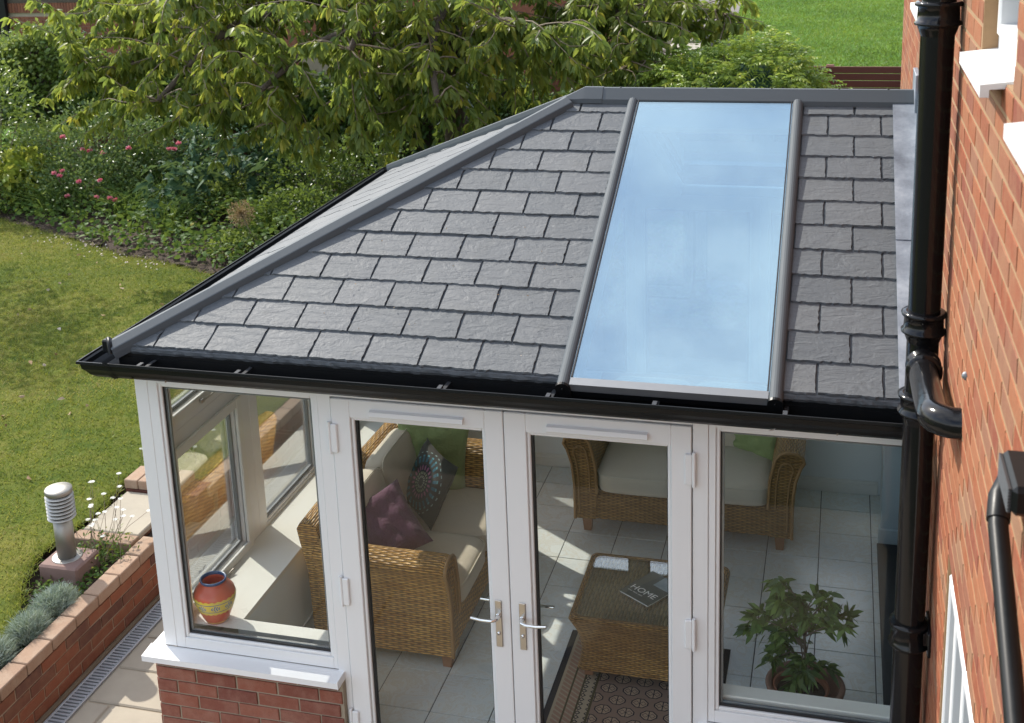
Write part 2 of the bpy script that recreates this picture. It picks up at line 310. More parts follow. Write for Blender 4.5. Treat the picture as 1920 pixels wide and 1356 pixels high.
# ------------------------------------------------------------------ mesh building
class MB:
    def __init__(s): s.v = []; s.f = []; s.uv = {}; s.sm = set(); s.mi = {}
    def add(s, vs, fs, smooth=False, uvs=None):
        b = len(s.v); s.v += [tuple(p) for p in vs]
        for k, f in enumerate(fs):
            if smooth: s.sm.add(len(s.f))
            if uvs: s.uv[len(s.f)] = uvs[k]
            s.f.append(tuple(i+b for i in f))
        return s
    def box(s, a, b):
        x0, y0, z0 = (min(a[i], b[i]) for i in range(3)); x1, y1, z1 = (max(a[i], b[i]) for i in range(3))
        return s.add([(x0, y0, z0), (x1, y0, z0), (x1, y1, z0), (x0, y1, z0), (x0, y0, z1), (x1, y0, z1), (x1, y1, z1), (x0, y1, z1)],
                     [(0, 3, 2, 1), (4, 5, 6, 7), (0, 1, 5, 4), (1, 2, 6, 5), (2, 3, 7, 6), (3, 0, 4, 7)])
    def cbox(s, a, b, c=.004):
        """box with chamfered edges"""
        x0, y0, z0 = (min(a[i], b[i]) for i in range(3)); x1, y1, z1 = (max(a[i], b[i]) for i in range(3))
        c = min(c, (x1-x0)*.3, (y1-y0)*.3, (z1-z0)*.3); V = []; idx = {}
        for i, X in enumerate((x0, x1)):
            for j, Y in enumerate((y0, y1)):
                for k, Z in enumerate((z0, z1)):
                    sx, sy, sz = (c if i == 0 else -c), (c if j == 0 else -c), (c if k == 0 else -c)
                    idx[i, j, k] = len(V); V += [(X, Y+sy, Z+sz), (X+sx, Y, Z+sz), (X+sx, Y+sy, Z)]
        F = []
        for i in (0, 1):
            q = [idx[i, 0, 0], idx[i, 1, 0], idx[i, 1, 1], idx[i, 0, 1]]; F.append(q if i else q[::-1])
            q = [idx[0, i, 0]+1, idx[0, i, 1]+1, idx[1, i, 1]+1, idx[1, i, 0]+1]; F.append(q if i else q[::-1])
            q = [idx[0, 0, i]+2, idx[1, 0, i]+2, idx[1, 1, i]+2, idx[0, 1, i]+2]; F.append(q if i else q[::-1])
        for a_ in (0, 1):
            for b_ in (0, 1):
                F.append((idx[0, a_, b_]+1, idx[1, a_, b_]+1, idx[1, a_, b_]+2, idx[0, a_, b_]+2))
                F.append((idx[a_, 0, b_]+0, idx[a_, 1, b_]+0, idx[a_, 1, b_]+2, idx[a_, 0, b_]+2))
                F.append((idx[a_, b_, 0]+0, idx[a_, b_, 1]+0, idx[a_, b_, 1]+1, idx[a_, b_, 0]+1))
        for k in idx.values(): F.append((k, k+1, k+2))
        return s.add(V, F)
    def tube(s, pts, r, n=10, cap=True):
        pts = [Vector(p) for p in pts]; rs = r if isinstance(r, (list, tuple)) else [r]*len(pts)
        V = []; up = None
        for i, p in enumerate(pts):
            d = (pts[min(i+1, len(pts)-1)]-pts[max(i-1, 0)]).normalized()
            if up is None: up = Vector((0, 0, 1)) if abs(d.z) < .9 else Vector((1, 0, 0))
            a = (up-d*up.dot(d)).normalized(); up = a; b = d.cross(a)
            V += [p+(a*math.cos(2*PI*k/n)+b*math.sin(2*PI*k/n))*rs[i] for k in range(n)]
        F = [(i*n+k, i*n+(k+1) % n, (i+1)*n+(k+1) % n, (i+1)*n+k) for i in range(len(pts)-1) for k in range(n)]
        s.add(V, F, True)
        if cap: s.add(V[:n], [tuple(range(n))[::-1]]); s.add(V[-n:], [tuple(range(n))])
        return s
    def lathe(s, prof, c=(0, 0, 0), n=28, axis='z'):
        V = []
        for r, h in prof:
            for k in range(n):
                a = 2*PI*k/n; x, y = r*math.cos(a), r*math.sin(a)
                V.append({'z': (c[0]+x, c[1]+y, c[2]+h), 'y': (c[0]+x, c[1]-h, c[2]+y)}[axis])
        m = len(prof)
        return s.add(V, [(i*n+k, i*n+(k+1) % n, (i+1)*n+(k+1) % n, (i+1)*n+k) for i in range(m-1) for k in range(n)], True)
    def sweep(s, prof, stations, closed=True, smooth=False, caps=True):
        """prof = 2-D points, stations = functions (a, b) -> 3-D point; uv in metres"""
        m = len(prof); V = [st(a, b) for st in stations for a, b in prof]
        L = [0.]
        for i in range(m): q = prof[(i+1) % m]; L.append(L[-1]+math.hypot(q[0]-prof[i][0], q[1]-prof[i][1]))
        T = [0.]
        for i in range(len(stations)-1): T.append(T[-1]+(Vector(V[(i+1)*m])-Vector(V[i*m])).length)
        F = []; U = []
        for i in range(len(stations)-1):
            for k in range(m if closed else m-1):
                F.append((i*m+k, i*m+(k+1) % m, (i+1)*m+(k+1) % m, (i+1)*m+k))
                U.append(((T[i], L[k]), (T[i], L[k+1]), (T[i+1], L[k+1]), (T[i+1], L[k])))
        s.add(V, F, smooth, U)
        if caps and closed:
            s.add(V[:m], [tuple(range(m))[::-1]], False, [[prof[k] for k in range(m)][::-1]])
            s.add(V[-m:], [tuple(range(m))], False, [list(prof)])
        return s
    def build(s, name, mat, parent=None, origin=None):
        o0 = Vector(origin) if origin is not None else (ROOT.get(parent.name, Vector()) if parent else Vector())
        me = bpy.data.meshes.new(name); me.from_pydata([(p[0]-o0.x, p[1]-o0.y, p[2]-o0.z) for p in s.v], [], s.f)
        for m in (mat if isinstance(mat, (list, tuple)) else [mat]): me.materials.append(m)
        if s.uv:
            l = me.uv_layers.new(name='UVMap')
            for fi, uvs in s.uv.items():
                p = me.polygons[fi]
                for k, li in enumerate(p.loop_indices): l.data[li].uv = uvs[k]
        if s.sm or s.mi:
            for fi in s.sm: me.polygons[fi].use_smooth = True
            for fi, m in s.mi.items(): me.polygons[fi].material_index = m
        me.update()
        return put(name, me, parent)
    def fixnormals(s):
        return s
ROOT = {}
def put(name, me, parent=None, loc=None):
    o = bpy.data.objects.new(name, me); COL.objects.link(o)
    if parent: o.parent = parent; ROOT[o.name] = ROOT.get(parent.name, Vector())
    if loc is not None: o.location = loc
    return o
def tag(o, label=None, cat=None, group=None, kind=None):
    if label: o['label'] = label
    if cat: o['category'] = cat
    if group: o['group'] = group
    if kind: o['kind'] = kind
    return o
def thing(name, loc, label, cat, group=None):
    o = bpy.data.objects.new(name, None); COL.objects.link(o); o.location = loc; o.empty_display_size = .1
    ROOT[o.name] = Vector(loc); return tag(o, label, cat, group)
def struct(o): o['kind'] = 'structure'; return o
def stuff(o): o['kind'] = 'stuff'; return o
def bxp(name, a, b, mat, parent, c=.003):
    return MB().cbox(a, b, c).build(name, mat, parent)
def np_mesh(name, V, F, mat, parent=None, tint=None, smooth=False):
    """V (n,3) world coords; F (m,k) same-size faces; tint per vertex"""
    me = bpy.data.meshes.new(name); o0 = np.array(ROOT.get(parent.name, Vector()) if parent else (0, 0, 0))
    V = np.asarray(V, dtype=np.float32)-o0.astype(np.float32); k = F.shape[1]
    me.vertices.add(len(V)); me.vertices.foreach_set('co', V.ravel())
    me.loops.add(F.size); me.loops.foreach_set('vertex_index', F.ravel().astype(np.int32))
    me.polygons.add(len(F)); me.polygons.foreach_set('loop_start', np.arange(0, F.size, k, dtype=np.int32))
    me.update(calc_edges=True)
    if tint is not None:
        at = me.attributes.new('tint', 'FLOAT', 'POINT'); at.data.foreach_set('value', np.asarray(tint, dtype=np.float32))
    if smooth: me.polygons.foreach_set('use_smooth', np.ones(len(F), dtype=bool))
    me.materials.append(mat); me.update()
    return put(name, me, parent)
def norm(a): return a/np.maximum(np.linalg.norm(a, axis=1, keepdims=True), 1e-6)
def leaves(name, P, D, L, Wd, tint, mat, parent=None, fold=.25, droop=.15, up=None, simple_=False):
    """P base points, D directions (n,3); folded, slightly curled leaf blades"""
    n = len(P); D = norm(D); R = RNG.normal(size=(n, 3)) if up is None else up+RNG.normal(size=(n, 3))*.35
    Sd = norm(np.cross(D, R)); Nn = np.cross(Sd, D)
    L = np.broadcast_to(L, n)[:, None]; Wd = np.broadcast_to(Wd, n)[:, None]; g = np.zeros((n, 3)); g[:, 2] = -1
    if simple_:
        pts = [P, P+D*L*.5+Sd*Wd*.5+Nn*Wd*fold*.4, P+D*L+g*L*droop, P+D*L*.5-Sd*Wd*.5+Nn*Wd*fold*.4]
        V = np.stack(pts, 1).reshape(-1, 3); b = np.arange(n)[:, None]*4
        F = np.concatenate([b+np.array([0, 1, 2]), b+np.array([0, 2, 3])]); K = 4
    else:
        c1 = P+D*L*.33+g*L*droop*.2; c2 = P+D*L*.70+g*L*droop*.6; tip = P+D*L+g*L*droop*1.3
        pts = [P, c1+Sd*Wd*.46+Nn*Wd*fold, c1, c1-Sd*Wd*.46+Nn*Wd*fold, c2+Sd*Wd*.36+Nn*Wd*fold*.7, c2, c2-Sd*Wd*.36+Nn*Wd*fold*.7, tip]
        V = np.stack(pts, 1).reshape(-1, 3); b = np.arange(n)[:, None]*8
        F = np.concatenate([b+np.array(q) for q in ([0, 1, 2], [0, 2, 3], [1, 4, 5], [1, 5, 2], [2, 5, 6], [2, 6, 3], [4, 7, 5], [5, 7, 6])]); K = 8
    return np_mesh(name, V, F, mat, parent, np.repeat(np.clip(tint, 0, 1), K))
def blades(name, P, D, L, Wd, tint, mat, parent=None, bend=.3):
    n = len(P); D = norm(D); Sd = norm(np.cross(D, RNG.normal(size=(n, 3)))); L = np.broadcast_to(L, n)[:, None]; Wd = np.broadcast_to(Wd, n)[:, None]
    h = norm(D*np.array([1, 1, 0])+1e-4); m = P+D*L*.55; t = P+D*L*.9+h*L*bend
    V = np.stack([P-Sd*Wd*.5, P+Sd*Wd*.5, m+Sd*Wd*.35, m-Sd*Wd*.35, t], 1).reshape(-1, 3); b = np.arange(n)[:, None]*5
    F = np.concatenate([b+np.array(q) for q in ([0, 1, 2], [0, 2, 3], [3, 2, 4])])
    return np_mesh(name, V, F, mat, parent, np.repeat(np.clip(tint, 0, 1), 5))
# ------------------------------------------------------------------ brickwork
def brick_mesh(name, l, d, h, mat, seed):
    """brick centred at the origin, outward face +Y, length along X"""
    r = random.Random(seed); c = .003; j = lambda s_=.0012: r.uniform(-s_, s_)
    x, y, z = l/2, d/2, h/2; V = []
    for yy, k in ((-y, 0), (y-c, 0), (y, c)):
        for sx, sz in ((-1, -1), (1, -1), (1, 1), (-1, 1)): V.append((sx*(x-k)+j(), yy+(j(.001) if yy > 0 else 0), sz*(z-k)+j()))
    V.append((j(.02), y+.0006, j(.01)))
    F = [(a, (a+1) % 4, 4+(a+1) % 4, 4+a) for a in range(4)]+[(4+a, 4+(a+1) % 4, 8+(a+1) % 4, 8+a) for a in range(4)]+[(8+a, 8+(a+1) % 4, 12) for a in range(4)]
    me = bpy.data.meshes.new(name); me.from_pydata(V, [], [f[::-1] for f in F]); me.materials.append(mat); me.update(); return me
def brick_wall(owner, mat, rects, ax, plane, out, L=.225, H=.075, depth=.05, z0=0., off=0., maxparts=300, holes=(), name='brick', gap=.010, along=(0, 1)):
    """rects [(a0,a1,z0,z1)] on the plane ax=plane, faces looking towards out (+1/-1); alternate courses shift half a brick"""
    org = ROOT.get(owner.name, Vector()); cells = []
    for (a0, a1, lo, hi) in rects:
        k0 = int(math.floor((lo-z0)/H+.001)); k1 = int(math.ceil((hi-z0)/H-.001))
        for k in range(k0, k1):
            zc = z0+(k+.5)*H; s0 = off+(.5*L if k % 2 else 0); i0 = int(math.floor((a0-s0)/L)); i1 = int(math.ceil((a1-s0)/L))
            for i in range(i0, i1):
                p, q = max(a0, s0+i*L), min(a1, s0+(i+1)*L)
                if q-p < .04: continue
                segs = [(p, q)]
                for (h0, h1, hz0, hz1) in holes:
                    if zc > hz0 and zc < hz1:
                        ns = []
                        for (u, v) in segs:
                            if v <= h0 or u >= h1: ns.append((u, v)); continue
                            if u < h0: ns.append((u, h0))
                            if v > h1: ns.append((h1, v))
                        segs = ns
                for (u, v) in segs:
                    if v-u > .035: cells.append((u, v, zc))
    def P(a, z): return Vector((plane, a, z)) if ax == 'x' else Vector((a, plane, z))
    sc = []
    for c in cells:
        x, y, d = project(P((c[0]+c[1])/2, c[2])); vis = -60 < x < 1980 and -60 < y < 1416 and d > 0
        sc.append((0 if vis else 1, d))
    order = sorted(range(len(cells)), key=lambda i: sc[i]); top = set(i for i in order[:maxparts] if sc[i][0] == 0)
    lib = {}; rest = MB()
    rot = {('x', -1): PI/2, ('x', 1): -PI/2, ('y', -1): PI, ('y', 1): 0.}[(ax, out)]
    for i, (u, v, zc) in enumerate(cells):
        ln = round(v-u-gap, 3); jit = random.uniform(-.0018, .0018)*(.35 if L == .225 and plane > 3 else 1)
        c = P((u+v)/2, zc); 
        if ax == 'x': c.x -= out*(depth/2+jit)
        else: c.y -= out*(depth/2+jit)
        if i in top:
            var = random.randrange(6) if abs(ln-(L-gap)) < .002 else 0; key = (ln, var)
            if key not in lib: lib[key] = brick_mesh(name, ln, depth, H-gap, mat, hash(key) & 999)
            o = put(name, lib[key], owner); o.location = c-org; o.rotation_euler = (0, 0, rot)
        else:
            e = (v-u-gap)/2; hh = (H-gap)/2
            if ax == 'x': rest.box((c.x-depth/2, c.y-e, c.z-hh), (c.x+depth/2, c.y+e, c.z+hh))
            else: rest.box((c.x-e, c.y-depth/2, c.z-hh), (c.x+e, c.y+depth/2, c.z+hh))
    if rest.v: stuff(rest.build('brickwork', mat, owner))
# ------------------------------------------------------------------ ground
GZ = .38
def sheet(name, pts, z, mat, hole=None):
    bm = MB().add([(x, y, z) for x, y in pts], [tuple(range(len(pts)))]); return struct(bm.build(name, mat))
EDGE = [(-.98, -3.0), (-1.10, -.3), (-1.16, .17), (-1.24, .45), (-1.42, .72), (-1.52, .98), (-1.50, 1.25), (-1.46, 1.49), (-1.50, 1.8), (-1.56, 2.10)]
sheet('base_ground', [(-300, -200), (300, -200), (300, 300), (-300, 300)], -.16, simple('dark distant grass', (.040, .055, .025), .95, .4, 3, .5))
sheet('lawn', [(-30, -3.0)]+EDGE+[(-.985, 2.12), (-.985, 6.4)]+[(-2.2, 6.05), (-3.38, 6.46), (-4.07, 6.75), (-4.65, 6.91), (-5.49, 7.32), (-6.51, 7.81), (-7.22, 8.12), (-12, 8.6), (-30, 8.6)], GZ, M_lawn)
BEDE = [(2.9, 5.2), (.5, 5.4), (-.97, 5.6), (-2.2, 6.05), (-3.38, 6.46), (-4.07, 6.75), (-4.65, 6.91), (-5.49, 7.32), (-6.51, 7.81), (-7.22, 8.12), (-12, 8.6)]
def lumpy(name, x0, x1, y0, y1, z, amp, n, m, mat, inside=None, seed=0):
    r = np.random.default_rng(seed); V = []; F = []
    for j in range(m+1):
        for i in range(n+1): V.append((x0+(x1-x0)*i/n, y0+(y1-y0)*j/m, z+r.uniform(-amp, amp)))
    for j in range(m):
        for i in range(n):
            cx, cy = x0+(x1-x0)*(i+.5)/n, y0+(y1-y0)*(j+.5)/m
            if inside is None or inside(cx, cy): F.append((j*(n+1)+i, j*(n+1)+i+1, (j+1)*(n+1)+i+1, (j+1)*(n+1)+i))
    b = MB(); b.add(V, F, True); return struct(b.build(name, mat))
def bed_y(x):
    P = BEDE
    for (a, b), (c, d) in zip(P, P[1:]):
        if c <= x <= a: return b+(d-b)*(a-x)/(a-c)
    return 5.2 if x > P[0][0] else 8.6
lumpy('flower_bed_soil', -12, 3.3, 5.2, 12.0, .37, .035, 120, 60, M_soil, lambda x, y: y > bed_y(x)+.02, 3)
lumpy('planter_soil', -1.62, -.98, -3.0, 2.14, .30, .02, 20, 110, M_soil, None, 4)
sheet('far_lawn', [(-200, 12.02), (200, 12.02), (200, 290), (-200, 290)], GZ-.01, M_lawnfar)
sheet('side_lawn', [(3.32, 5.2), (200, 5.2), (200, 12.0), (3.32, 12.0)], GZ-.01, M_lawnfar)
sheet('bank_behind_patio', [(-.98, 4.72), (3.6, 4.72), (3.6, 5.6), (-.97, 5.6)], GZ-.012, M_soil)
# patio slabs
pat = sheet('patio', [(-.80, -3.2), (3.66, -3.2), (3.66, 4.7), (-.80, 4.7)], -.012, M_mortar_g)
SL = []
ys = [-1.6, -1.05, -.35, .262, .568, .872, 1.2, 1.8, 2.4, 3.0, 3.7]
for k in range(len(ys)-1):
    cuts = {3: [-.565+.0, -.02], 4: [-.29], 2: [-.56, .05], 5: [-.1], 1: [-.3, .3], 6: [-.45, .1]}.get(k, [-.35, .2])
    xs = [-.715]+cuts+[.6]
    if k == 2: xs = [-.715, -.565, -.02, .6]
    if k == 3: xs = [-.715, -.02, .6]
    for a, b in zip(xs, xs[1:]): SL.append((a if a > -.71 else -.722, ys[k], b, ys[k+1]))
SL += [(.6+i*.6, -1.6+j*.6, 1.2+i*.6, -1.0+j*.6) for i in range(5) for j in range(2)]
for a, c, b, d in SL:
    z = random.uniform(-.003, .003); bxp('paving_slab', (a+.006, c+.006, -.04), (b-.006, d-.006, z), M_stone, pat, .008)
# drain channel
dr = thing('drain_channel', (-.76, 1.3, 0), 'slotted grey metal drain grating along the foot of the garden wall', 'drain')
MB().box((-.832, -1.6, -.08), (-.738, 4.5, -.035)).build('channel', M_void, dr)
for x in (-.843, -.742): MB().cbox((x, -1.6, -.03), (x+.015, 4.5, .004), .002).build('rail', M_drain, dr)
for i in range(224):
    y = -1.55+i*.027
    if i == 0: bar0 = MB().box((-.829, -.0075, -.02), (-.742, .0075, .0025)).build('grate_bar', M_drain, dr, origin=(0, 0, 0)); o = bar0
    else: o = bar0.copy(); COL.objects.link(o)
    o.location = Vector((0, y, 0))-Vector((-.76, 1.3, 0))
# garden retaining wall
gw = thing('garden_wall', (-.93, 1., 0), 'low red brick retaining wall with buff coping beside the drain grating', 'wall')
MB().box((-.975, -1.6, -.1), (-.886, 1.345, .29)).box((-.975, 2.12, -.1), (-.886, 4.7, .29)).box((-.975, 1.345, -.1), (-.886, 2.12, .18)).box((-1.48, 1.245, .1), (-.975, 1.335, .29)).build('mortar_bed', M_mortar_g, gw)
brick_wall(gw, M_garden, [(-1.6, 1.345, 0., .30), (2.12, 4.7, 0., .30), (1.345, 2.12, 0., .15)], 'x', -.88, 1, L=.2225, off=.02, maxparts=130, depth=.04)
brick_wall(gw, M_garden, [(-1.45, -.99, .15, .30)], 'y', 1.24, -1, L=.2225, off=.02, maxparts=12, depth=.04)
i = 0; y = -1.54
while y < 4.6:
    if not (1.26 < y+.11 < 2.1):
        bxp('coping_brick', (-.984+random.uniform(-.003, .003), y+.004, .302), (-.876+random.uniform(-.002, .002), y+.2185, .375+random.uniform(-.002, .002)), M_buff, gw, .005)
    y += .2225
for k in range(2): bxp('coping_brick', (-1.46+.2225*k+.01, 1.24, .302), (-1.24+.2225*k+.005, 1.345, .375), M_buff, gw, .005)
MB().box((-.872, -1.6, -.03), (-.845, 4.6, .012)).build('concrete_haunch', M_kerb, gw)
st = thing('garden_step', (-1.2, 1.6, .3), 'flat stone garden step behind the retaining wall', 'step')
MB().cbox((-1.43, 1.352, .335), (-1.02, 1.87, .376), .008).build('tread', M_stone, st)
MB().box((-1.38, 1.36, .0), (-1.04, 1.86, .333)).build('riser', M_garden, st)
sw = thing('brick_pier', (-1.37, 2.0, .38), 'small buff capped brick stub beyond the garden step', 'wall')
for k in range(4): bxp('coping_brick', (-1.455+k*.108, 1.885, .385), (-1.352+k*.108, 2.1, .452), M_buff, sw, .005)
MB().box((-1.45, 1.89, .0), (-.9, 2.09, .38)).build('base', M_red, sw)
# ------------------------------------------------------------------ conservatory
CO = thing('conservatory', (0, 0, 0), 'white framed conservatory with grey slate hipped roof and red brick base', 'conservatory')
FZ = .158; XE, YE, ZE, PHI = -.0007, -.06, 2.2862, .4438
cp, sp_, tp = math.cos(PHI), math.sin(PHI), math.tan(PHI)
HD = 1.86; SR = HD/cp; RY = YE+HD; RZ = ZE+HD*tp; YB = YE+2*HD; EXP, SW_ = .1745, .2633
O3 = Vector((XE, YE, ZE))
def fr(a, s, h): return O3+Vector((a, s*cp-h*sp_, s*sp_+h*cp))
def lf(a, s, h): return O3+Vector((s*cp-h*sp_, a, s*sp_+h*cp))
def bk(a, s, h): return Vector((XE+a, YB-s*cp+h*sp_, ZE+s*sp_+h*cp))
def clip(poly, fn):
    out = []
    for i in range(len(poly)):
        a, b = poly[i], poly[(i+1) % len(poly)]; fa, fb = fn(a), fn(b)
        if fa >= 0: out.append(a)
        if (fa >= 0) != (fb >= 0): t = fa/(fa-fb); out.append((a[0]+(b[0]-a[0])*t, a[1]+(b[1]-a[1])*t))
    return out
dw = MB().box((-.038, -.038, -.05), (.99, .14, .598)).build('dwarf_wall', M_mortar_g, CO)
dw3 = MB().box((2.7, -.038, -.05), (3.655, .14, .598)).build('dwarf_wall', M_mortar_g, CO)
MB().box((.346, 3.23, -.05), (3.655, 3.64, .70)).build('dwarf_wall', M_mortar_g, CO)
dw2 = MB().box((-.038, .141, -.05), (.345, 3.64, .598)).build('dwarf_wall', M_mortar_g, CO)
brick_wall(dw, M_red, [(-.045, .99, .0, .60)], 'y', -.046, -1, off=.1871-.225, z0=.4639-.45, maxparts=60, depth=.04)
brick_wall(dw2, M_red, [(-.04, 3.64, .0, .60), ], 'x', -.046, -1, z0=.4639-.45, off=-.04, maxparts=0, depth=.04)
brick_wall(dw3, M_red, [(2.7, 3.66, .0, .60)], 'y', -.046, -1, off=.1871, z0=.4639-.45, maxparts=0, depth=.04)
MB().box((.346, .14, FZ), (.358, 3.23, .698)).box((.358, .141, FZ), (.985, .150, .698)).box((2.75, .141, FZ), (3.6, .150, .698)).box((.358, 3.215, FZ), (3.6, 3.229, .712)).build('inner_plaster', M_plaster, CO)
MB().cbox((.358, .151, FZ), (.372, 3.2, FZ+.10)).cbox((.372, 3.199, FZ), (3.585, 3.214, FZ+.075)).cbox((.372, 3.205, FZ+.075), (3.585, 3.214, FZ+.1)).cbox((.372, .150, FZ), (.98, .163, FZ+.1)).build('skirting_board', M_upvc_cream, CO)
# outside sill
sill = MB()
sill.sweep([(.004, .628), (-.093, .619), (-.093, .588), (-.050, .588), (-.050, .600), (.004, .605)], [lambda a, b: (-.083, a, b), lambda a, b: (.985, a, b)])
sill.sweep([(-.004, .627), (-.083, .618), (-.083, .588), (-.045, .588), (-.045, .60), (-.004, .604)], [lambda a, b: (a, .0, b), lambda a, b: (a, 3.64, b)])
sill.cbox((.985, -.095, .585), (.992, .0, .631), .002); sill.build('outer_sill', M_upvc, CO)
MB().sweep([(.004, .628), (-.093, .619), (-.093, .588), (.004, .600)], [lambda a, b: (2.72, a, b), lambda a, b: (3.655, a, b)]).build('outer_sill', M_upvc, CO)
MB().add([(.07, .07, .73), (.372, .155, .73), (.985, .155, .73), (.985, .07, .73), (.07, .07, .702), (.372, .155, .702), (.985, .155, .702), (.985, .07, .702)], [(0, 1, 2, 3)[::-1], (1, 5, 6, 2)[::-1], (4, 5, 1, 0), (2, 6, 7, 3)]).build('window_board', M_board, CO)
MB().add([(.07, .0712, .7305), (.3715, .1562, .7305), (.3715, 3.14, .7305), (.07, 3.23, .7305), (.07, .0712, .703), (.3715, .1562, .703), (.3715, 3.14, .703), (.07, 3.23, .703)], [(0, 1, 2, 3), (1, 5, 6, 2), (0, 4, 5, 1), (3, 2, 6, 7)]).build('window_board', M_board, CO)
MB().cbox((2.76, .07, .703), (3.6, .157, .73)).build('window_board', M_board, CO)
MB().cbox((.3725, 3.13, .713), (3.6, 3.56, .735)).build('window_board', M_board, CO)
MAPS = {'f': lambda a, d, z: (a, d, z), 'l': lambda a, d, z: (d, a, z), 'b': lambda a, d, z: (a, 3.63-d, z)}
def B3(mb, m, a0, a1, d0, d1, z0, z1, c=.002):
    mb.cbox(m(a0, d0, z0), m(a1, d1, z1), c)
def window(side, a0, a1, z0, z1, ga0, ga1, gz0, gz1, sash=False, gm=None):
    m = MAPS[side]; f = MB()
    for (p, q, lo, hi) in ((a0, ga0-.018, z0, z1), (ga1+.018, a1, z0, z1), (ga0-.018, ga1+.018, z0, gz0-.018), (ga0-.018, ga1+.018, gz1+.018, z1)):
        if q > p and hi > lo: B3(f, m, p, q, 0, .068, lo, hi)
    e = .018
    for (p, q, lo, hi) in ((ga0-e, ga0, gz0-e, gz1+e), (ga1, ga1+e, gz0-e, gz1+e), (ga0, ga1, gz0-e, gz0), (ga0, ga1, gz1, gz1+e)):
        B3(f, m, p, q, .008, .062, lo, hi, .004)
    fo = f.build('window', M_upvc, CO)
    s = MB(); w = .013
    for (p, q, lo, hi) in ((ga0, ga0+.006, gz0, gz1), (ga1-.006, ga1, gz0, gz1), (ga0+.006, ga1-.006, gz0, gz0+.012), (ga0+.006, ga1-.006, gz1-.006, gz1)):
        B3(s, m, p, q, .0185, .024, lo, hi, .001)
    s.build('gasket', M_gasket, fo)
    s = MB()
    for (p, q, lo, hi) in ((ga0, ga0+.016, gz0, gz1), (ga1-.016, ga1, gz0, gz1), (ga0+.016, ga1-.016, gz0, gz0+.016), (ga0+.016, ga1-.016, gz1-.016, gz1)):
        B3(s, m, p, q, .030, .044, lo, hi, .001)
    s.build('spacer_bar', M_alu_bare, fo)
    g1 = MB(); B3(g1, m, ga0, ga1, .025, .029, gz0, gz1, .0005); g1.build('pane', gm or M_glass, fo)
    if sash:
        k = MB(); t = .045
        for (p, q, lo, hi) in ((ga0-.055, ga0, gz0-.055, gz1+.055), (ga1, ga1+.055, gz0-.055, gz1+.055), (ga0, ga1, gz0-.055, gz0), (ga0, ga1, gz1, gz1+.055)):
            B3(k, m, p, q, .069, .088, lo, hi, .004)
        k.build('sash', M_upvc_cream, fo)
        h = MB(); mm = lambda a, d, z: m(a, d, z)
        yc = (ga0+ga1)/2
        h.tube([mm(yc-.05, .10, gz0-.028), mm(yc+.02, .105, gz0-.03), mm(yc+.065, .115, gz0-.02)], [.007, .006, .005], 8).cbox(m(yc-.065, .088, gz0-.04), m(yc-.035, .108, gz0-.016)).build('window_handle', M_hplate, fo)
    return fo
# front elevation
MB().cbox((0, 0, .6326), (.0695, .07, 2.172), .003).build('corner_post', M_upvc, CO)
window('f', .0705, .9570, .6326, 2.172, .1396, .9179, .7097, 2.0597)
window('f', 2.7620, 3.655, .6326, 2.172, 2.8098, 3.585, .7109, 2.0597)
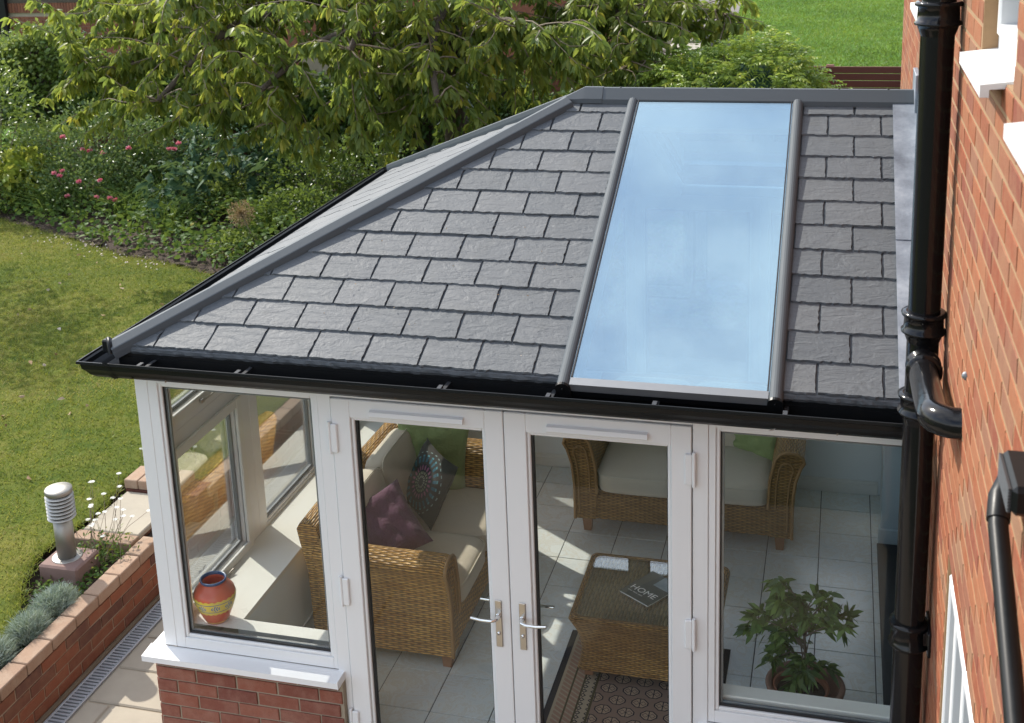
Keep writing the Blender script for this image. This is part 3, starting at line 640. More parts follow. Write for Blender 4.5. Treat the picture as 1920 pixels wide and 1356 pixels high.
# door frame: posts and head
MB().cbox((.9580, -.004, .60), (1.0232, .066, 2.172), .003).cbox((2.6934, -.004, .10), (2.7610, .066, 2.172), .003).cbox((1.0235, -.004, 2.0845), (2.693, .066, 2.172), .003).cbox((.99, -.004, .10), (1.0232, .066, .60), .003).cbox((1.0235, .03, .10), (2.693, .066, .158), .003).build('door_frame', M_upvc, CO)
MB().cbox((1.0236, .058, 2.070), (2.693, .066, 2.084), .001).cbox((1.8400, .058, .16), (1.8700, .064, 2.07), .001).build('gap_shade_strip', M_gasket, CO)  # black strips that darken the leaf gaps in place of shade
for (d0, d1, g0, g1, hx, sgn) in ((1.0272, 1.8530, 1.1351, 1.7508, 1.797, -1), (1.8570, 2.6894, 1.9743, 2.5853, 1.912, 1)):
    f = MB(); gz0, gz1 = .26, 1.973
    for (p, q, lo, hi) in ((d0, g0-.016, .165, 2.080), (g1+.016, d1, .165, 2.080), (g0-.016, g1+.016, .165, gz0-.016), (g0-.016, g1+.016, gz1+.016, 2.080)): B3(f, MAPS['f'], p, q, -.012, .055, lo, hi, .003)
    for (p, q, lo, hi) in ((g0-.016, g0, gz0-.016, gz1+.016), (g1, g1+.016, gz0-.016, gz1+.016), (g0, g1, gz0-.016, gz0), (g0, g1, gz1, gz1+.016)): B3(f, MAPS['f'], p, q, .0, .05, lo, hi, .004)
    do = f.build('door', M_upvc, CO)
    s = MB()
    for (p, q, lo, hi) in ((g0, g0+.010, gz0, gz1), (g1-.005, g1, gz0, gz1), (g0+.01, g1-.005, gz0, gz0+.008), (g0+.01, g1-.005, gz1-.004, gz1)): B3(s, MAPS['f'], p, q, .013, .040, lo, hi, .001)
    s.build('gasket', M_gasket, do)
    g_ = MB(); B3(g_, MAPS['f'], g0, g1, .022, .026, gz0, gz1, .0005); g_.build('pane', M_glass, do)
    # handles (outside and inside)
    h = MB().cbox((hx-.0155, -.019, .891), (hx+.0155, -.0125, 1.134), .004)
    h.build('handle_plate', M_hplate, do)
    lv = MB(); zc = 1.055
    for yy, dy in ((-.019, -1), (.056, 1)):
        lv.tube([(hx, yy, zc), (hx, yy+dy*.022, zc), (hx+sgn*.006, yy+dy*.038, zc), (hx+sgn*.028, yy+dy*.046, zc-.002), (hx+sgn*.075, yy+dy*.046, zc-.002), (hx+sgn*.122, yy+dy*.042, zc+.002)], [.011, .0095, .009, .0085, .0078, .0072], 12)
    lv.lathe([(.0, .0), (.0135, .0), (.0135, .004), (0, .005)], (hx, -.019, zc), 14, 'y')
    lv.lathe([(.0, .0), (.0085, .0), (.0085, .006), (0, .007)], (hx, -.019, .965), 12, 'y')
    lv.build('handle_lever', M_chrome, do)
    xh = d0-.002 if sgn < 0 else d1+.002
    for zc in (1.885, 1.083, .35):
        hg = MB().cbox((xh-.006*0-(.002 if sgn < 0 else .030), -.026, zc-.072), (xh+(.030 if sgn < 0 else .002), -.0125, zc+.072), .007)
        hg.tube([(xh-sgn*-.010, -.020, zc-.080), (xh-sgn*-.010, -.020, zc+.080)], .0085, 10)
        hg.build('hinge', M_upvc, do)
    tx = 1.224 if sgn < 0 else 2.056
    MB().sweep([(-.0125, 2.010), (-.030, 2.008), (-.034, 2.014), (-.030, 2.034), (-.0125, 2.040)], [lambda a, b: (tx, a, b), lambda a, b: (tx+.447, a, b)]).build('trickle_vent', M_upvc, do)
# left elevation and back elevation
MB().cbox((.0, .0706, .6326), (.07, .10, 2.172), .003).cbox((.0, 3.36, .6326), (.07, 3.63, 2.172), .003).build('corner_post', M_upvc_cream, CO)
window('l', .1005, .9700, .6326, 1.728, .165, .796, .775, 1.595, True, M_glassin)
window('l', .1005, .9700, 1.7285, 2.172, .165, .796, 1.828, 2.03, True, M_glassin)
window('l', .9710, 1.8200, .6326, 2.172, 1.075, 1.762, .765, 2.0597, False, M_glassin)
window('l', 1.8210, 2.6000, .6326, 1.728, 1.880, 2.530, .775, 1.595, True, M_glassin)
window('l', 1.8210, 2.6000, 1.7285, 2.172, 1.880, 2.530, 1.828, 2.03, True, M_glassin)
window('l', 2.6010, 3.3590, .6326, 2.172, 2.670, 3.300, .765, 2.0597, False, M_glassin)
for k in range(4): window('b', .0705+k*.89, .0695+(k+1)*.89, .70, 2.172, .0705+k*.89+.07, (k+1)*.89, .78, 2.06, False, M_glassin)
# roof underlay, ceiling, slates
def prism(mb, fn, poly, h0, h1):
    n = len(poly); mb.add([fn(a, s, h0) for a, s in poly]+[fn(a, s, h1) for a, s in poly], [tuple(range(n))[::-1], tuple(range(n, 2*n))]+[(i, (i+1) % n, n+(i+1) % n, n+i) for i in range(n)])
WX = 3.655-XE
roof = MB(); ceil = MB()
for mb, h0, h1 in ((roof, -.05, -.004), (ceil, -.16, -.052)):
    prism(mb, fr, [(.01, 0), (2.19, 0), (2.19, SR), (HD, SR)], h0, h1); prism(mb, fr, [(3.012, 0), (WX, 0), (WX, SR), (3.012, SR)], h0, h1)
    prism(mb, lf, [(.01, 0), (2*HD-.01, 0), (HD, SR)], h0, h1)
    prism(mb, bk, [(.01, 0), (2.19, 0), (2.19, SR), (HD, SR)], h0, h1); prism(mb, bk, [(3.012, 0), (WX, 0), (WX, SR), (3.012, SR)], h0, h1); prism(mb, bk, [(2.19, SR-.12), (3.012, SR-.12), (3.012, SR), (2.19, SR)], h0, h1)
RF = roof.build('roof', M_slate, CO); ceil.build('ceiling', M_ceiling, CO)
mb = MB(); prism(mb, bk, [(.02, .005), (2.16, .005), (2.16, SR), (HD, SR)], .002, .012); prism(mb, bk, [(3.04, .005), (WX, .005), (WX, SR), (3.04, SR)], .002, .012); mb.build('rear_slope', M_slate, RF)
def slate_poly(a0, a1, s0, s1, rr):
    P = []
    nb = 15; s0 = s0+.004; a1 = a1-.003; a0 = a0+.000
    for i in range(nb+1): P.append((a0+(a1-a0)*(i+(rr.uniform(-.3, .3) if 0 < i < nb else 0))/nb, s0+(rr.uniform(-.0035, .004) if 0 < i < nb else .001)))
    for i in range(1, 9): P.append((a1-rr.uniform(0, .0055), s0+(s1-s0)*i/9))
    P.append((a1, s1)); P.append((a0, s1))
    for i in range(5, 0, -1): P.append((a0+rr.uniform(0, .0015), s0+(s1-s0)*i/6))
    return P
def add_slate(fn, a0, a1, s0, lims, rr):
    s1 = s0+EXP+.012; P = slate_poly(a0, a1, s0, s1, rr)
    for L in lims: P = clip(P, L); 
    if len(P) < 3: return
    A = abs(sum(P[i][0]*P[(i+1) % len(P)][1]-P[(i+1) % len(P)][0]*P[i][1] for i in range(len(P))))/2
    if A < .0008: return
    n = len(P); t = rr.uniform(-.001, .0018); off = []
    for (a, s) in P:
        k = 1-(s-s0)/(s1-s0); da = ds = 0
        if s < s0+.012: ds = -rr.uniform(.001, .0065)
        if a > a1-.013: da = rr.uniform(.000, .005)
        if a < a0+.003: da = -rr.uniform(.0, .0025)
        off.append((a+da, s+ds))
    # clamp the lower edge to the limits too
    hh = lambda s: .0095*(1-(s-s0)/(s1-s0))+t
    V = [fn(a, s, hh(s)+.0015) for a, s in P]+[fn(a, s, min(hh(max(s, s0)), .03)*.35-.001) for a, s in off]
    F = [tuple(range(n))]+[(i, n+i, n+(i+1) % n, (i+1) % n) for i in range(n)]
    MB().add(V, F).build('slate', M_slate, RF)
rr = random.Random(5)
nrow = int(SR/EXP)+1
for j in range(nrow):
    s0 = j*EXP; top = [lambda p: SR-.005-p[1]]
    sh = .5*SW_ if j % 2 else 0
    hip = [lambda p: p[0]-p[1]*cp-.012]
    lx = (2.0133 if j < 6 else 2.0045)-XE-sh
    for i in range(-9, 2):
        a0 = lx+i*SW_; 
        if a0+SW_ > .0 and a0 < 2.16-XE: add_slate(fr, a0+.003, a0+SW_-.003, s0, hip+top+[lambda p: 2.140-XE-p[0]], rr)
    rx = 3.4678-XE-sh
    for i in range(-3, 2):
        a0 = rx+i*SW_
        if a0+SW_ > 3.05 and a0 < 3.6: add_slate(fr, a0+.003, a0+SW_-.003, s0, top+[lambda p: p[0]-(3.058-XE), lambda p: 3.60-XE-p[0]], rr)
    for i in range(-1, 15):
        a0 = .05+i*SW_-sh
        add_slate(lf, a0+.0045, a0+SW_-.0045, s0, [lambda p: p[0]-p[1]*cp-.012, lambda p: 2*HD-p[1]*cp-.012-p[0]]+top, rr)
es = MB(); rr2 = random.Random(9)
def eavestrip(fn, a0, a1):
    n = int((a1-a0)/.02); V = []; 
    for i in range(n+1):
        a = a0+(a1-a0)*i/n; V += [fn(a, .03, .0), fn(a, -.006-rr2.uniform(0, .004), -.001), fn(a, -.014-rr2.uniform(0, .006), -.014), fn(a, -.012-rr2.uniform(0, .006), -.030), fn(a, .03, -.032)]
    es.add(V, [(i*5+k, i*5+k+1, (i+1)*5+k+1, (i+1)*5+k) for i in range(n) for k in range(4)])
eavestrip(fr, -.02, 2.135-XE); eavestrip(fr, 3.06-XE, 3.64-XE); eavestrip(lf, -.02, 3.73)
es.build('eaves_strip', M_slate, RF)
# hip caps
def hipcap(sx, sy, y0):
    H = Vector((1, sy, tp)).normalized(); Bv = Vector((1, -sy, 0)).normalized(); U = (Bv.cross(H)) if sy > 0 else (H.cross(Bv))
    if U.z < 0: U = -U
    P0 = Vector((XE, y0, ZE)); q = math.sqrt(2+tp*tp)
    prof = [(-.042, -.026), (-.046, .012), (-.045, .036), (-.042, .040), (0, .0500), (.038, .028), (.042, .024), (.043, .0), (.041, -.030)]
    st = [lambda a, b, t=t: tuple(P0+H*t+Bv*a+U*b) for t in (-.035*q, 1.80*q)]
    return MB().sweep(prof, st)
hipcap(1, 1, YE).build('hip_cap', M_alu, RF); hipcap(1, -1, YB).build('hip_cap', M_alu, RF)
# small black clip at the foot of the front hip
MB().tube([(-.075, -.060, 2.318), (-.052, -.085, 2.328), (-.028, -.118, 2.306), (-.022, -.128, 2.27)], [.010, .012, .012, .009], 8).cbox((-.085, -.10, 2.262), (-.045, -.058, 2.325), .006).build('hip_clip', M_gutter, RF)
# ridge cap
rp = [(-.050, 3.130), (-.051, 3.150), (-.062, 3.151), (-.062, 3.177), (-.014, 3.234), (.014, 3.234), (.062, 3.177), (.062, 3.151), (.051, 3.150), (.050, 3.130)]
MB().sweep(rp, [lambda a, b: (1.986, RY+a, b), lambda a, b: (3.640, RY+a, b)]).build('ridge_cap', M_alu, RF)
rp2 = [(a*1.03, b+.003) for a, b in rp]
MB().sweep(rp2, [lambda a, b: (1.745, RY+a*.95, min(b, 3.176)-.004), lambda a, b: (1.88, RY+a, min(b, 3.237)), lambda a, b: (1.985, RY+a, b)]).build('ridge_end', M_alu, RF)
for x in (2.08, 2.32, 2.55, 2.9, 3.25, 3.5):
    MB().lathe([(.0, .0055), (.006, .004), (.0075, .0)], (x, RY, 3.233), 10).build('ridge_screw', M_gutter, RF)
# skylight
sk = None
for (s0, s1, h0, h1) in ((-.062, -.022, -.012, .030), (SR-.035, SR-.02, -.012, .034)):
    V = [fr(a, s, h) for a in (2.187-XE, 3.014-XE) for s in (s0, s1) for h in (h0, h1)]; SK = MB()
    SK.add(V, [(0, 1, 3, 2), (4, 6, 7, 5), (0, 4, 5, 1), (2, 3, 7, 6), (1, 5, 7, 3), (0, 2, 6, 4)]); SK.build('skylight_rail', M_alu_bare, RF)
def slab3(fn, a0, a1, s0, s1, h0, h1): 
    b = MB(); prism(b, fn, [(a0, s0), (a1, s0), (a1, s1), (a0, s1)], h0, h1); return b
slab3(fr, 2.180-XE, 3.020-XE, -.022, SR-.035, .020, .025).build('skylight_pane', M_skyglass, RF)
slab3(bk, 2.17-XE, 3.03-XE, -.02, SR-.03, .012, .017).build('skylight_pane', M_skyglass, RF)
slab3(fr, 2.160-XE, 3.040-XE, -.060, -.030, -.045, -.013).build('skylight_seal', M_gutter, RF)
for a in (2.187-XE, 3.007-XE): mb = MB(); prism(mb, fr, [(a, -.02), (a+.006, -.02), (a+.006, SR-.045), (a, SR-.045)], .026, .032); mb.build('skylight_seal', M_gasket, RF)
for xc in (2.1585, 3.0415):
    prof = [(-.0285, -.02)]+[(-.0285*math.cos(PI*k/10), .012+.030*math.sin(PI*k/10)) for k in range(11)]+[(.0285, -.02)]
    b = MB().sweep(prof, [lambda a, h, s=s: tuple(fr(xc-XE+a, s, h)) for s in (-.062, SR-.045)], True, False)
    b.build('glazing_bar', M_alu, RF)
    prof2 = [(a*1.12, (h-.01)*1.12+.008) for a, h in prof]
    MB().sweep(prof2, [lambda a, h, s=s: tuple(fr(xc-XE+a, s, h-(.012 if h < 0 else 0))) for s in (-.075, -.0625)]).lathe([(0, .004), (.005, .002), (.005, 0)], tuple(fr(xc-XE, -.0755, .012)), 10, 'y').build('bar_end_cap', M_gutter, RF)
# lead flashing
LX = MB()
for (s0, s1, dh) in ((0., .952, 0), (.945, SR-.02, .004)):
    prism(LX, fr, [(3.523-XE, s0), (3.640-XE, s0), (3.640-XE, s1), (3.523-XE, s1)], .016+dh, .021+dh)
    V = [fr(x-XE, s, h) for x in (3.640, 3.650) for s, h in ((s0, .015), (s1, .015), (s1, .13+dh), (s0, .13+dh))]
    LX.add(V, [(0, 1, 2, 3), (4, 7, 6, 5), (3, 2, 6, 7), (0, 3, 7, 4), (1, 5, 6, 2)])
LX.cbox((3.628, RY-.13, 3.10), (3.652, RY+.14, 3.33), .003)
LX.build('lead_flashing', M_lead, RF)
# fascia and gutter
MB().cbox((-.0, -.02, 2.1725), (3.65, .05, 2.235), .003).cbox((-.0, .05, 2.1725), (.06, 3.63, 2.235), .003).cbox((.06, 3.58, 2.1725), (3.65, 3.63, 2.235), .003).build('fascia', M_upvc, CO)
MB().box((-.028, -.058, 2.185), (3.65, -.0205, 2.262)).box((-.028, -.0205, 2.185), (-.0005, 3.66, 2.262)).build('fascia_back', M_gutter, CO)
gp = [(.153, 2.258), (.154, 2.246), (.141, 2.238), (.137, 2.216), (.122, 2.197), (.112, 2.180), (.092, 2.163), (-.002, 2.161), (-.002, 2.235), (.002, 2.235), (.002, 2.165), (.088, 2.167), (.107, 2.183), (.118, 2.200), (.133, 2.220), (.137, 2.242), (.146, 2.248), (.147, 2.258)]
def gst(kind): return {'a': lambda o, z: (3.650, YE-o, z), 'c': lambda o, z: (XE-o, YE-o, z), 'b': lambda o, z: (XE-o, YB+o, z), 'd': lambda o, z: (3.65, YB+o, z)}[kind]
GU = MB().sweep(gp, [gst('a'), gst('c'), gst('b'), gst('d')]).build('gutter', M_gutter, CO)
gu = [(o+(.005 if o > .05 else -.0), z+(.004 if z > 2.25 else -.005)) for o, z in gp[:8]]+[(-.0, 2.250), (.0, 2.235)]
for x in (.005,): MB().sweep(gp[:8]+[(-.002, 2.20)], [lambda o, z, k=k: (x+k, YE-o*1.035, 2.20+(z-2.20)*1.10+.001) for k in (-.014, .014)], False).sweep([(o*1.04, 2.20+(z-2.20)*1.13) for o, z in gp[:8]], [lambda o, z, k=k: (x+k, YE-o, z) for k in (-.004, .004)], False).build('gutter_union', M_gutter, GU)
for x in (.171, .668, 1.630, 2.110, 2.560, 3.085):
    MB().cbox((x-.0095, YE-.150, 2.2555), (x+.0095, YE-.110, 2.2595), .001).cbox((x-.0095, YE-.122, 2.226), (x+.0095, YE-.112, 2.257), .001).cbox((x-.0095, YE-.118, 2.2245), (x+.0095, YE+.0, 2.2285), .001).build('gutter_bracket', M_alu_dark, GU)
# inner side wall against the house with door opening
iw = MB()
for (y0, y1, z0, z1) in ((.07, .45, FZ, 2.3), (2.60, 3.6, FZ, 2.3), (.45, 2.60, 2.2, 2.3)): iw.box((3.60, y0, z0), (3.652, y1, z1))
iw.sweep([(.0, 2.3), (3.6, 2.3), (3.6, 2.32), (RY, 3.03), (.0, 2.32)], [lambda a, b: (3.60, a, b), lambda a, b: (3.652, a, b)])
iw.build('inner_side_wall', M_plaster, CO)
MB().cbox((3.585, 2.560, FZ), (3.70, 2.600, 2.2), .004).cbox((3.572, 2.548, FZ), (3.70, 2.62, FZ+.11), .006).cbox((3.585, .45, FZ), (3.70, .49, 2.2), .004).build('door_lining', M_bluewood, CO)
MB().cbox((3.565, .49, FZ+.001), (3.75, 2.547, FZ+.012), .003).build('threshold', M_threshold, CO)
# floor tiles
fl = sheet('conservatory_floor', [(.345, .14), (3.66, .14), (3.66, 3.23), (.345, 3.23)], FZ-.005, M_grout)
MB().box((-.02, -.03, -.1), (3.66, 3.4, FZ-.009)).build('floor_slab', M_grout, CO)
fx0, fy0, TX, TY = 2.886, 1.0269, .3225, .3212
tl = {}
for i in range(-8, 3):
    for n in range(-3, 7):
        x0, x1 = max(.36, fx0+i*TX), min(3.655, fx0+(i+1)*TX); y0, y1 = max(.152, fy0+n*TY), min(3.214, fy0+(n+1)*TY)
        if x1-x0 < .02 or y1-y0 < .02: continue
        key = (round(x1-x0, 3), round(y1-y0, 3))
        if key not in tl:
            w, d = key; o = MB().cbox((-w/2+.0026, -d/2+.0026, -.006), (w/2-.0026, d/2-.0026, 0), .0012).build('floor_tile', M_tile, fl, origin=(0, 0, 0)); tl[key] = o
        else: o = tl[key].copy(); COL.objects.link(o)
        o.location = ((x0+x1)/2, (y0+y1)/2, FZ)
# ------------------------------------------------------------------ house
HX = 3.66
HO = thing('brick_house', (HX, 0, 0), 'orange red brick house wall behind the thick black drainpipe', 'house')
holes = [(-1.74, -1.0, 3.82, 4.95), (-2.95, -2.1, 3.82, 4.95), (1.0, 1.97, 3.67, 4.95), (-2.45, -.87, .9, 2.11), (-.0, 3.6, .0, 2.3)]
def panel(mb, ax0, ax1, a0, a1, z0, z1, holes):
    A = sorted({a0, a1}|{min(max(h[k], a0), a1) for h in holes for k in (0, 1)}); Z = sorted({z0, z1}|{min(max(h[k], z0), z1) for h in holes for k in (2, 3)})
    for p, q in zip(A, A[1:]):
        for lo, hi in zip(Z, Z[1:]):
            c, d = (p+q)/2, (lo+hi)/2
            if not any(h[0] < c < h[1] and h[2] < d < h[3] for h in holes): mb.box((ax0, p, lo), (ax1, q, hi))
hb = MB(); panel(hb, HX+.0016, HX+.25, -6, 4.05, -.1, 5.4, holes)
hb.box((HX+.25, -6, -.1), (HX+.3, -5.9, 5.4)).box((HX+.25, 4.0, -.1), (9, 4.05, 5.4)).box((HX+.25, -6, -.1), (9, -5.95, 5.4)).box((8.95, -5.9, -.1), (9, 4.0, 5.4))
hb.build('mortar_wall', M_mortar, HO)
brick_wall(HO, M_house, [(-4.2, 4.05, .0, 5.4)], 'x', HX, -1, z0=-.005, off=.04, maxparts=300, holes=holes, depth=.05)
MB().box((3.95, -5.9, .0), (4.0, 4.0, 5.3)).build('unlit_room_sheet', M_darkroom, HO)  # dark sheets in place of the shaded rooms behind the openings
MB().box((3.91, -5.9, 2.45), (8.9, 4.0, 2.6)).build('unlit_room_sheet', M_darkroom, HO)
MB().add([(HX-.35, -6.3, 5.35), (9.3, -6.3, 5.35), (9.3, 4.35, 5.35), (HX-.35, 4.35, 5.35), (6.3, -6.3, 7.2), (6.3, 4.35, 7.2)], [(0, 3, 2, 1), (0, 4, 5, 3), (1, 2, 5, 4), (0, 1, 4), (3, 5, 2)]).build('house_roof', M_slate, HO)
def hwindow(y0, y1, z0, z1, bars=(), sl=True, proj_=.06, rec=.075, cut=.019):
    f = MB(); w = .055; fx = HX+rec
    for (p, q, lo, hi) in ((y0, y0+w, z0, z1), (y1-w, y1, z0, z1), (y0+w, y1-w, z0, z0+w), (y0+w, y1-w, z1-w, z1)): f.cbox((fx, p, lo), (fx+.07, q, hi), .004)
    for (p, q, lo, hi) in ((y0+w, y0+w+.035, z0+w, z1-w), (y1-w-.035, y1-w, z0+w, z1-w), (y0+w+.035, y1-w-.035, z0+w, z0+w+.035), (y0+w+.035, y1-w-.035, z1-w-.035, z1-w)): f.cbox((fx-.012, p, lo), (fx+.05, q, hi), .006)
    for b in bars: f.cbox((fx-.006, b-.03, z0+w), (fx+.05, b+.03, z1-w), .004)
    fo = f.build('window', M_upvc, HO)
    MB().box((fx+.052, y0+w, z0+w), (fx+.058, y1-w, z1-w)).build('pane', M_glass, fo)
    MB().box((fx+.14, y0, z0), (fx+.125, y1, z1)).build('dark_interior', M_darkroom, fo)  # near-black panel painted as the unlit room behind the pane
    if sl: MB().sweep([(fx+.01, z0+.012), (HX-proj_, z0-.002), (HX-proj_, z0-.034), (HX-proj_+.022, z0-.034), (HX-proj_+.022, z0-.014), (fx+.01, z0-.008)], [lambda a, b: (a, y0+cut, b), lambda a, b: (a, y1-.001, b)]).build('sill', M_upvc, fo)
    r = MB().box((HX+.004, y1-.0005, z0), (fx+.0, y1+.05, z1))
hwindow(-1.74, -1.0, 3.82, 4.95, (), True, .06, .045, .14); hwindow(-2.95, -2.1, 3.82, 4.95, (), True, .06, .045); hwindow(1.0, 1.965, 3.672, 4.95, (1.48,))
hwindow(-2.45, -.87, .95, 2.11, (-1.12, -1.40, -1.72, -2.08), False, .06, .014)
for (p, z0) in ((-1.0, 3.82), (-2.1, 3.82), (1.965, 3.672)): MB().box((HX+.052, p-.001, z0), (HX+.12, p+.006, 4.95)).build('reveal', M_house, HO)
MB().lathe([(0, .012), (.012, .010), (.014, 0)], (HX, -1.10, 2.837), 12, 'y').build('wall_plug', M_alu_bare, HO)
# soil pipe
PX, PY, PR = 3.582, -.345, .0575
SP = thing('soil_pipe', (PX, PY, 0), 'thick glossy black cast iron drainpipe with collars running down beside the conservatory', 'drainpipe')
MB().tube([(PX, PY, -.05), (PX, PY, 5.2)], PR, 32).build('pipe', M_iron, SP)
def collar(z, hgt=.085, r=.0): 
    R_ = PR+.012
    return [(PR, z-hgt-.035), (R_-.004, z-hgt-.012), (R_, z-hgt), (R_+.010, z-hgt+.004), (R_+.011, z-hgt+.012), (R_+.002, z-hgt+.018), (R_, z-.02), (R_+.010, z-.015), (R_+.012, z-.006), (R_+.004, z), (PR, z-.002)]
for z in (3.905, 2.775, 2.452): MB().lathe(collar(z), (PX, PY, 0), 32).build('collar', M_iron, SP)
br = MB().lathe([(PR, 1.385), (PR+.018, 1.388), (PR+.02, 1.396), (PR+.012, 1.404), (PR+.010, 1.47), (PR+.020, 1.478), (PR+.018, 1.488), (PR, 1.492)], (PX, PY, 0), 32)
br.cbox((PX+.02, PY-.045, 1.40), (HX+.002, PY+.045, 1.475), .012); br.cbox((HX-.012, PY-.085, 1.385), (HX+.002, PY+.085, 1.49), .004); br.build('bracket', M_iron, SP)
# branch with elbow into the wall
bz = 2.59
MB().tube([(PX, PY, bz), (PX, PY-.11, bz)], .048, 24).lathe([(.046, .06), (.058, .062), (.063, .07), (.063, .085), (.055, .092), (.055, .12), (.064, .126), (.064, .140), (.050, .145)], (PX, PY, bz), 28, 'y').build('boss', M_iron, SP)
el = [(PX-.000, PY-.12, bz+.002)]
pts = [(PX-.004, PY-.12, bz), (PX-.004, PY-.30, bz+.014), (PX-.003, PY-.52, bz+.034), (PX-.002, PY-.585, bz+.040)]
for k in range(1, 9):
    a = k/8*PI/2; pts.append((PX-.002+.080*(1-math.cos(a)), PY-.585-.085*math.sin(a), bz+.040+.008*math.sin(a)))
pts.append((HX+.02, pts[-1][1]-.006, bz+.05))
MB().tube(pts, .0505, 30).build('branch_elbow', M_iron, SP)
# small waste pipe and hopper cowl on the near wall
WP = thing('waste_pipe', (3.62, -2.2, 2.98), 'thin black plastic waste pipe bending out of the near brickwork', 'pipe')
MB().tube([(HX+.01, -2.235, 3.075), (3.632, -2.262, 3.072), (3.612, -2.30, 3.052), (3.606, -2.36, 3.018), (3.605, -2.72, 2.850), (3.60, -3.3, 2.57)], .0205, 24).build('pipe', M_gutter, WP)
MB().tube([(HX, -2.235, 3.076), (3.634, -2.258, 3.074), (3.614, -2.298, 3.055), (3.607, -2.345, 3.025)], .0240, 24).build('elbow', M_gutter, WP)
VC = thing('vent_cowl', (3.62, -2.6, 3.2), 'black ribbed plastic vent cowl above the thin waste pipe', 'vent')
b = MB().cbox((3.590, -2.62, 3.180), (HX, -2.45, 3.240), .010); b.build('body', M_gutter, VC)
b = MB()
for k in range(8): b.cbox((3.584, -2.61, 3.184+k*.0066), (3.591, -2.46, 3.187+k*.0066), .001)
b.build('rib', M_alu_dark, VC)
LT = thing('lean_to_roof', (4.6, 7.0, 2.0), 'dark edge of a small tiled roof just past the far house corner', 'roof')
MB().add([(3.92, 5.6, 2.45), (5.5, 5.6, 3.4), (5.5, 8.0, 3.4), (3.92, 8.0, 2.45), (3.92, 5.6, 2.39), (5.5, 5.6, 3.34), (5.5, 8.0, 3.34), (3.92, 8.0, 2.39)], [(0, 1, 2, 3), (4, 7, 6, 5), (0, 4, 5, 1), (3, 2, 6, 7), (0, 3, 7, 4), (1, 5, 6, 2)]).build('tiles', M_slate, LT)
MB().cbox((3.90, 5.58, 2.36), (3.92, 8.02, 2.47), .003).build('bargeboard', M_alu_dark, LT)
MB().box((4.0, 5.7, .3), (5.4, 7.9, 2.38)).build('wall', M_farbrick, LT)
def atz0(u, v, Z):
    d = CF+CR*((u-960)/FPX)-CU*((v-351.8)/FPX); t = (Z-CAM.z)/d.z; p = CAM+d*t; return (p.x, p.y, p.z)
# ------------------------------------------------------------------ wicker seats
def cushion(name, c, size, mat, parent, edge=.035, puff=.02, rot=None, seed=0, pipe=None, n=14):
    """boxy seat cushion with rounded edges; size (lx, ly, lz); c centre of the base box"""
    r = np.random.default_rng(seed); lx, ly, lz = size; G = MB(); V = []; idx = {}
    def pt(u, v, w):
        # superellipsoid-like rounded box
        p = Vector((u, v, w)); m = max(abs(u), abs(v), abs(w)); p = p/m
        q = Vector([math.copysign(abs(t)**1., t) for t in p]); L = (abs(q.x)**7+abs(q.y)**7+abs(q.z)**5)**(1/6.4); q = q/L
        return q
    faces = []
    for ax in range(3):
        for sg in (-1, 1):
            for i in range(n):
                for j in range(n):
                    f = []
                    for (di, dj) in ((0, 0), (1, 0), (1, 1), (0, 1)):
                        a, b = -1+2*(i+di)/n, -1+2*(j+dj)/n; t = [0, 0, 0]; t[ax] = sg; t[(ax+1) % 3] = a; t[(ax+2) % 3] = b
                        k = tuple(round(x, 4) for x in t)
                        if k not in idx:
                            q = pt(*t); idx[k] = len(V); sag = puff*max(0, (1-q.x**2))*max(0, (1-q.y**2))*(1 if q.z > 0 else 0)
                            w = Vector((q.x*lx/2, q.y*ly/2, q.z*lz/2+sag+(r.uniform(-.0015, .0015))))
                            if rot is not None: w = rot @ w
                            V.append(tuple(Vector(c)+w))
                        f.append(idx[k])
                    faces.append(tuple(f if sg > 0 else f[::-1]))
    G.add(V, faces, True); o = G.build(name, mat, parent)
    if pipe:
        P = []; 
        for k in range(64):
            a = 2*PI*k/64; x, y = math.cos(a), math.sin(a); L = (abs(x)**7+abs(y)**7)**(1/7.); P.append((x/L*.995, y/L*.995))
        for zz in (pipe,):
            pts = []
            for x, y in P+P[:1]:
                w = Vector((x*lx/2*1.0, y*ly/2*1.0, zz*lz/2)); w = rot @ w if rot is not None else w; pts.append(Vector(c)+w)
            MB().tube(pts, .0042, 6, False).build('piping', M_pipe, o)
    return o
